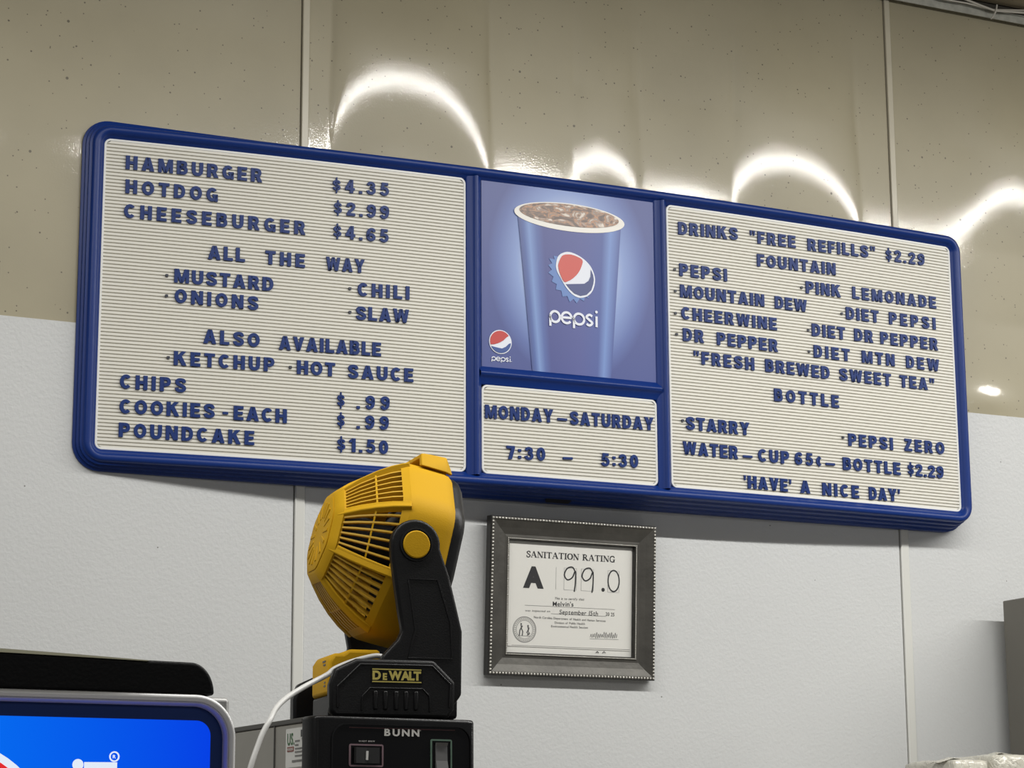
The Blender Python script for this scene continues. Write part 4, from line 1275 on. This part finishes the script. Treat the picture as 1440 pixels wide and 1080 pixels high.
# slide-in battery, yellow top over black foot
bat = MB().box(-0.0930, -0.0720, 0.0040, -0.0300, 0.0050, 0.0310).build('battery', fblack, fan, bevel=0.003)
prof = [(-0.0940, 0.0310), (-0.0940, 0.0700), (-0.0875, 0.0800), (-0.0760, 0.0800), (-0.0690, 0.0850), (-0.0300, 0.0850), (-0.0300, 0.0310)]
MB().prism(prof, lambda u, v, d: (u, d, v), -0.0735, 0.0065).build('battery_cover', yellow, bat, bevel=0.0045, bseg=3)
mb = MB()
fl = lambda u, v, d: (-0.0940 - d, u, v)
for z, w in ((0.070, 0.014), (0.066, 0.010), (0.045, 0.006), (0.041, 0.008)):
    mb.prism([(-0.060, z), (-0.060 + w, z), (-0.060 + w, z + 0.002), (-0.060, z + 0.002)], fl, -0.0002, 0.0003)
mb.build('battery_print', black_s, bat)

# ------------------------------------------------------------------ white cord from the fan base
cordp = [(-0.6500, -1.2520, 1.8030), (-0.6694, -1.2600, 1.8065), (-0.6880, -1.2620, 1.8030), (-0.7078, -1.2620, 1.7969), (-0.7256, -1.2620, 1.7889), (-0.7356, -1.2650, 1.7817), (-0.7680, -1.2840, 1.7670),
         (-0.7967, -1.3000, 1.7520), (-0.8170, -1.3180, 1.7380), (-0.8305, -1.3350, 1.7233), (-0.8410, -1.3410, 1.7085), (-0.8486, -1.3450, 1.6927), (-0.8583, -1.3500, 1.6690), (-0.8640, -1.3500, 1.6400), (-0.8720, -1.3500, 1.5400), (-0.8700, -1.3500, 1.3000), (-0.8600, -1.3600, 1.0500), (-0.8500, -1.4000, 0.9400), (-0.82, -1.48, 0.9240), (-0.76, -1.55, 0.9240)]
tag(MB().tube(open_spline(cordp, 5), 0.0032, 10).build('power_cord', mat('pale_grey_cord', (0.58, 0.58, 0.56, 1), 0.4), smooth=True, angle=180), 'pale grey cord running from the fan base down past the brewer', 'cord')

# ------------------------------------------------------------------ drink dispenser, lower left
dis = empty('drink_dispenser', (-1.40, -1.70, CT))
tag(dis, 'drink dispenser with black lid, silver rim and lit blue front', 'drink dispenser')
ox, oy, oz = 1.40, 1.70, CT


def df(u, v, d): return (u + ox, -d, v - oz)      # u, v in room coordinates, d in front of the face


silv = mat('silver_bezel', (0.86, 0.86, 0.86, 1), 0.36, 0.1)
lavender_reflection = mat('inner_bezel', (0.50, 0.50, 0.72, 1), 0.3, 0.1)  # lavender tint paints the purple reflection onto the inner rim
DX0, DX1 = -1.80, -0.9975
MB().box(DX0 + ox + 0.004, 0.012, 0.0, DX1 + ox - 0.003, 0.50, 1.7180 - oz).build('body', mat('grey_shell', (0.33, 0.33, 0.32, 1), 0.4, 0.3), dis, bevel=0.004)


def loop(off, r, d, n=12):
    return [df(a, b, d) for a, b in rrect(DX0 + off, 1.20 + off, DX1 - off, 1.7195 - off, r, n)]


MB().rings([loop(0.0, 0.040, -0.030), loop(0.0, 0.040, -0.004), loop(0.0015, 0.0385, -0.0008), loop(0.004, 0.036, 0.0), loop(0.0068, 0.0335, -0.0015), loop(0.0075, 0.033, -0.006)]).build('bezel', silv, dis, smooth=True, angle=60)
MB().rings([loop(0.0072, 0.033, -0.0020), loop(0.0085, 0.0318, -0.0012), loop(0.0108, 0.0297, -0.0040), loop(0.0112, 0.0292, -0.0120)]).build('inner_bezel', lavender_reflection, dis, smooth=True, angle=60)
scr = MB().prism(rrect(DX0 + 0.0105, 1.2105, DX1 - 0.0105, 1.7090, 0.030, 12), df, -0.0130, -0.0090).build('display_surround', mat('navy_glow_surround', (0.006, 0.030, 0.16, 1), 0.3, spec=0.3), dis)  # blue raised so the colour holds the glow of the lit panel
em = bpy.data.materials.new('backlit_blue'); em.use_nodes = True
nt = em.node_tree; b = nt.nodes['Principled BSDF']; b.inputs['Base Color'].default_value = (0.001, 0.004, 0.03, 1); b.inputs['Roughness'].default_value = 0.5; b.inputs['Specular IOR Level'].default_value = 0.1
tc = nt.nodes.new('ShaderNodeTexCoord'); sp = nt.nodes.new('ShaderNodeSeparateXYZ'); nt.links.new(tc.outputs['Object'], sp.inputs[0])
mr = nt.nodes.new('ShaderNodeMapRange'); mr.inputs[1].default_value = 0.15; mr.inputs[2].default_value = 0.38; nt.links.new(sp.outputs['X'], mr.inputs[0])
cr = nt.nodes.new('ShaderNodeValToRGB'); cr.color_ramp.elements[0].color = srgb(0, 112, 248); cr.color_ramp.elements[1].color = srgb(0, 66, 236)
nt.links.new(mr.outputs[0], cr.inputs[0]); nt.links.new(cr.outputs[0], b.inputs['Emission Color']); b.inputs['Emission Strength'].default_value = 0.92
lit = MB().prism(rrect(DX0 + 0.026, 1.2265, -1.0205, 1.6955, 0.014, 8), df, -0.0095, -0.0085).build('lit_panel', em, dis)
lit['label'] = 'glowing blue panel'


def glow(name, c, k):
    return mat(name, c, 0.4, emit=c, estr=k)


gw = glow('backlit_white', srgb(226, 236, 250), 0.80); gr = glow('backlit_red', srgb(222, 34, 40), 0.85); gb = glow('backlit_deep_blue', srgb(10, 60, 170), 0.8)
gc = (-1.268, 1.572)
MB().prism(ellipse(gc[0], gc[1], 0.1025, 0.1025, 64), df, -0.0086, -0.0080).build('lit_globe', gw, lit)
rr = 0.0955
MB().prism([(gc[0] + rr * math.cos(R(a)), gc[1] + rr * math.sin(R(a))) for a in range(22, 191, 4)] + [(gc[0] - 0.05, gc[1] - 0.035), (gc[0], gc[1] - 0.015), (gc[0] + 0.045, gc[1] + 0.012)], df, -0.0082, -0.0076).build('lit_red_field', gr, lit)
MB().prism([(gc[0] + rr * math.cos(R(a)), gc[1] + rr * math.sin(R(a))) for a in range(204, 359, 4)] + [(gc[0] + 0.06, gc[1] - 0.035), (gc[0], gc[1] - 0.065)], df, -0.0082, -0.0076).build('lit_blue_field', gb, lit)
mb = MB()
mb.prism(ellipse(-1.1468, 1.6528, 0.0052, 0.0052, 20), df, -0.0086, -0.0080)
mb.prism([(-1.1410, 1.6100), (-1.1100, 1.6100), (-1.1100, 1.6556), (-1.1410, 1.6553)], df, -0.0086, -0.0080)
mb.prism([(-1.1515, 1.6100), (-1.1425, 1.6100), (-1.1425, 1.6440), (-1.1515, 1.6440)], df, -0.0086, -0.0080)
mb.strip(ellipse(-1.1128, 1.6607, 0.0042, 0.0042, 20), 0.0014, df, -0.0086, -0.0080, closed=True)
text_mb(mb, 'R', -1.1143, 1.6591, -1.1113, 1.6591, 0.0032, df, -0.0086, -0.0080, bold=0.02)
mb.build('lit_lettering', gw, lit)
# black lid with a rounded end
lid = MB()
rows = []
for k in range(25):
    a = R(90 - 90 * k / 24)
    rows.append((-1.0420 + 0.0232 * math.cos(a), 1.7205 + 0.0290 * math.sin(a)))
pl = [(-1.0186, 1.7190), (DX0 + 0.012, 1.7190), (DX0 + 0.012, 1.7545), (-1.225, 1.7543), (-1.160, 1.7525), (-1.100, 1.7504)] + rows[:-1]
MB().prism(pl, lambda u, v, d: (u + ox, d, v - oz), 0.004, 0.42).build('lid', mat('black_leatherette_lid', (0.003, 0.003, 0.0035, 1), 0.45, spec=0.16, bump=0.22, bscale=300), dis, smooth=True, bevel=0.006, bseg=4, angle=50)
sl = [(DX0 + 0.02, 1.7541), (-1.2250, 1.7522), (-1.1600, 1.7508), (-1.0860, 1.7490), (-1.0835, 1.7496), (-1.1600, 1.7531), (-1.2250, 1.7556), (DX0 + 0.02, 1.7560)]
MB().prism(sl, lambda u, v, d: (u + ox, d, v - oz), 0.0015, 0.060).build('lid_strip', mat('pale_yellow_strip', (0.88, 0.86, 0.62, 1), 0.4), dis)  # thin pale yellow strip tapering along the lid's upper front edge

# ------------------------------------------------------------------ high ledge on the right with a cabinet and wrapped packs
LG = 1.655
st(MB().box(0.62, -0.80, LG - 0.05, 2.1, -0.0035, LG).build('wall_ledge', mat('grey_ledge', (0.33, 0.32, 0.30, 1), 0.5), bevel=0.003))
cabm = mat('taupe_metal', (0.175, 0.165, 0.142, 1), 0.42, 0.35, bump=0.05, bscale=120)
cb = empty('metal_cabinet', (1.494, -0.302, LG))
tag(cb, 'taupe grey metal cabinet at the right edge, standing clear of the wall', 'cabinet')
MB().box(-0.29, -0.03, 0.0, 0.29, 0.258, 2.0900 - LG).build('body', cabm, cb, bevel=0.002)
MB().box(-0.284, -0.046, 0.006, 0.284, -0.0305, 2.084 - LG).build('door', cabm, cb, bevel=0.002)

film = bpy.data.materials.new('clear_wrap'); film.use_nodes = True
nt = film.node_tree; b = nt.nodes['Principled BSDF']
b.inputs['Base Color'].default_value = (0.56, 0.54, 0.46, 1); b.inputs['Roughness'].default_value = 0.16; b.inputs['Specular IOR Level'].default_value = 0.9; b.inputs['Coat Weight'].default_value = 0.6
b.inputs['Coat Roughness'].default_value = 0.08
tc = nt.nodes.new('ShaderNodeTexCoord'); nz = nt.nodes.new('ShaderNodeTexNoise'); nz.inputs['Scale'].default_value = 55; nz.inputs['Detail'].default_value = 6; nz.inputs['Distortion'].default_value = 1.5
nt.links.new(tc.outputs['Object'], nz.inputs['Vector'])
bp = nt.nodes.new('ShaderNodeBump'); bp.inputs['Strength'].default_value = 0.9; bp.inputs['Distance'].default_value = 0.006
nt.links.new(nz.outputs['Fac'], bp.inputs['Height']); nt.links.new(bp.outputs[0], b.inputs['Normal'])


def pack(x0, x1, y0, y1, h, seed, label):
    bm = bmesh.new()
    bmesh.ops.create_cube(bm, size=1.0)
    bmesh.ops.subdivide_edges(bm, edges=bm.edges[:], cuts=11, use_grid_fill=True)
    rng = random.Random(seed)
    ph = [rng.uniform(0, 6.28) for _ in range(6)]
    cx, cy = (x0 + x1) / 2, (y0 + y1) / 2
    for v in bm.verts:
        x, yv, z = v.co
        # soft pillow edges, low sheets showing as slight steps
        n = math.sqrt(sum((abs(c) * 2) ** 8 for c in (x, yv, z))) ** 0.25
        s = 1.0 / max(1.0, n) ** 0.55
        wob = 0.020 * math.sin(9 * x + ph[0]) * math.sin(7 * yv + ph[1]) + 0.012 * math.sin(21 * x + 13 * yv + ph[2])
        X = cx + x * s * (x1 - x0); Y = cy + yv * s * (y1 - y0)
        Z = (z * s + 0.5) * h
        if z > 0.3: Z += wob * h * 3.0 * (z - 0.3)
        v.co = (X, Y, max(0.0, Z))
    me = bpy.data.meshes.new('wrapped_pack'); bm.to_mesh(me); bm.free()
    me.materials.append(film); me.shade_smooth()
    o = bpy.data.objects.new('wrapped_pack', me); COL.objects.link(o)
    o.location = (0, 0, LG)
    tag(o, label, 'package', 'plastic wrapped packages below the cabinet')
    # gathered tail of film
    t = MB()
    fx = x0 + (x1 - x0) * 0.12
    pts = [(fx - 0.020, y0 + 0.05, h - 0.004), (fx, y0 + 0.03, h + 0.0040), (fx + 0.035, y0 + 0.04, h + 0.0015), (fx + 0.06, y0 + 0.05, h - 0.002)]
    vs = []
    for q in pts: vs += [(q[0], q[1] - 0.015, q[2] - 0.002), (q[0], q[1], q[2]), (q[0], q[1] + 0.02, q[2] - 0.004), (q[0], q[1] + 0.02, q[2] - 0.005), (q[0], q[1], q[2] - 0.001), (q[0], q[1] - 0.015, q[2] - 0.003)]
    fs = [(6 * i + k, 6 * i + (k + 1) % 6, 6 * i + 6 + (k + 1) % 6, 6 * i + 6 + k) for i in range(3) for k in range(6)] + [(0, 1, 2, 3, 4, 5), (18, 19, 20, 21, 22, 23)]
    t.add(vs, fs).build('film_tail', film, o, smooth=True)
    return o


pack(0.832, 0.910, -0.36, -0.20, 1.7550 - LG, 3, 'smaller clear-wrapped package, farther from the grey cabinet')
pack(0.913, 1.130, -0.37, -0.20, 1.7655 - LG, 8, 'larger clear-wrapped package touching the foot of the grey cabinet')
bpy.context.view_layer.update()
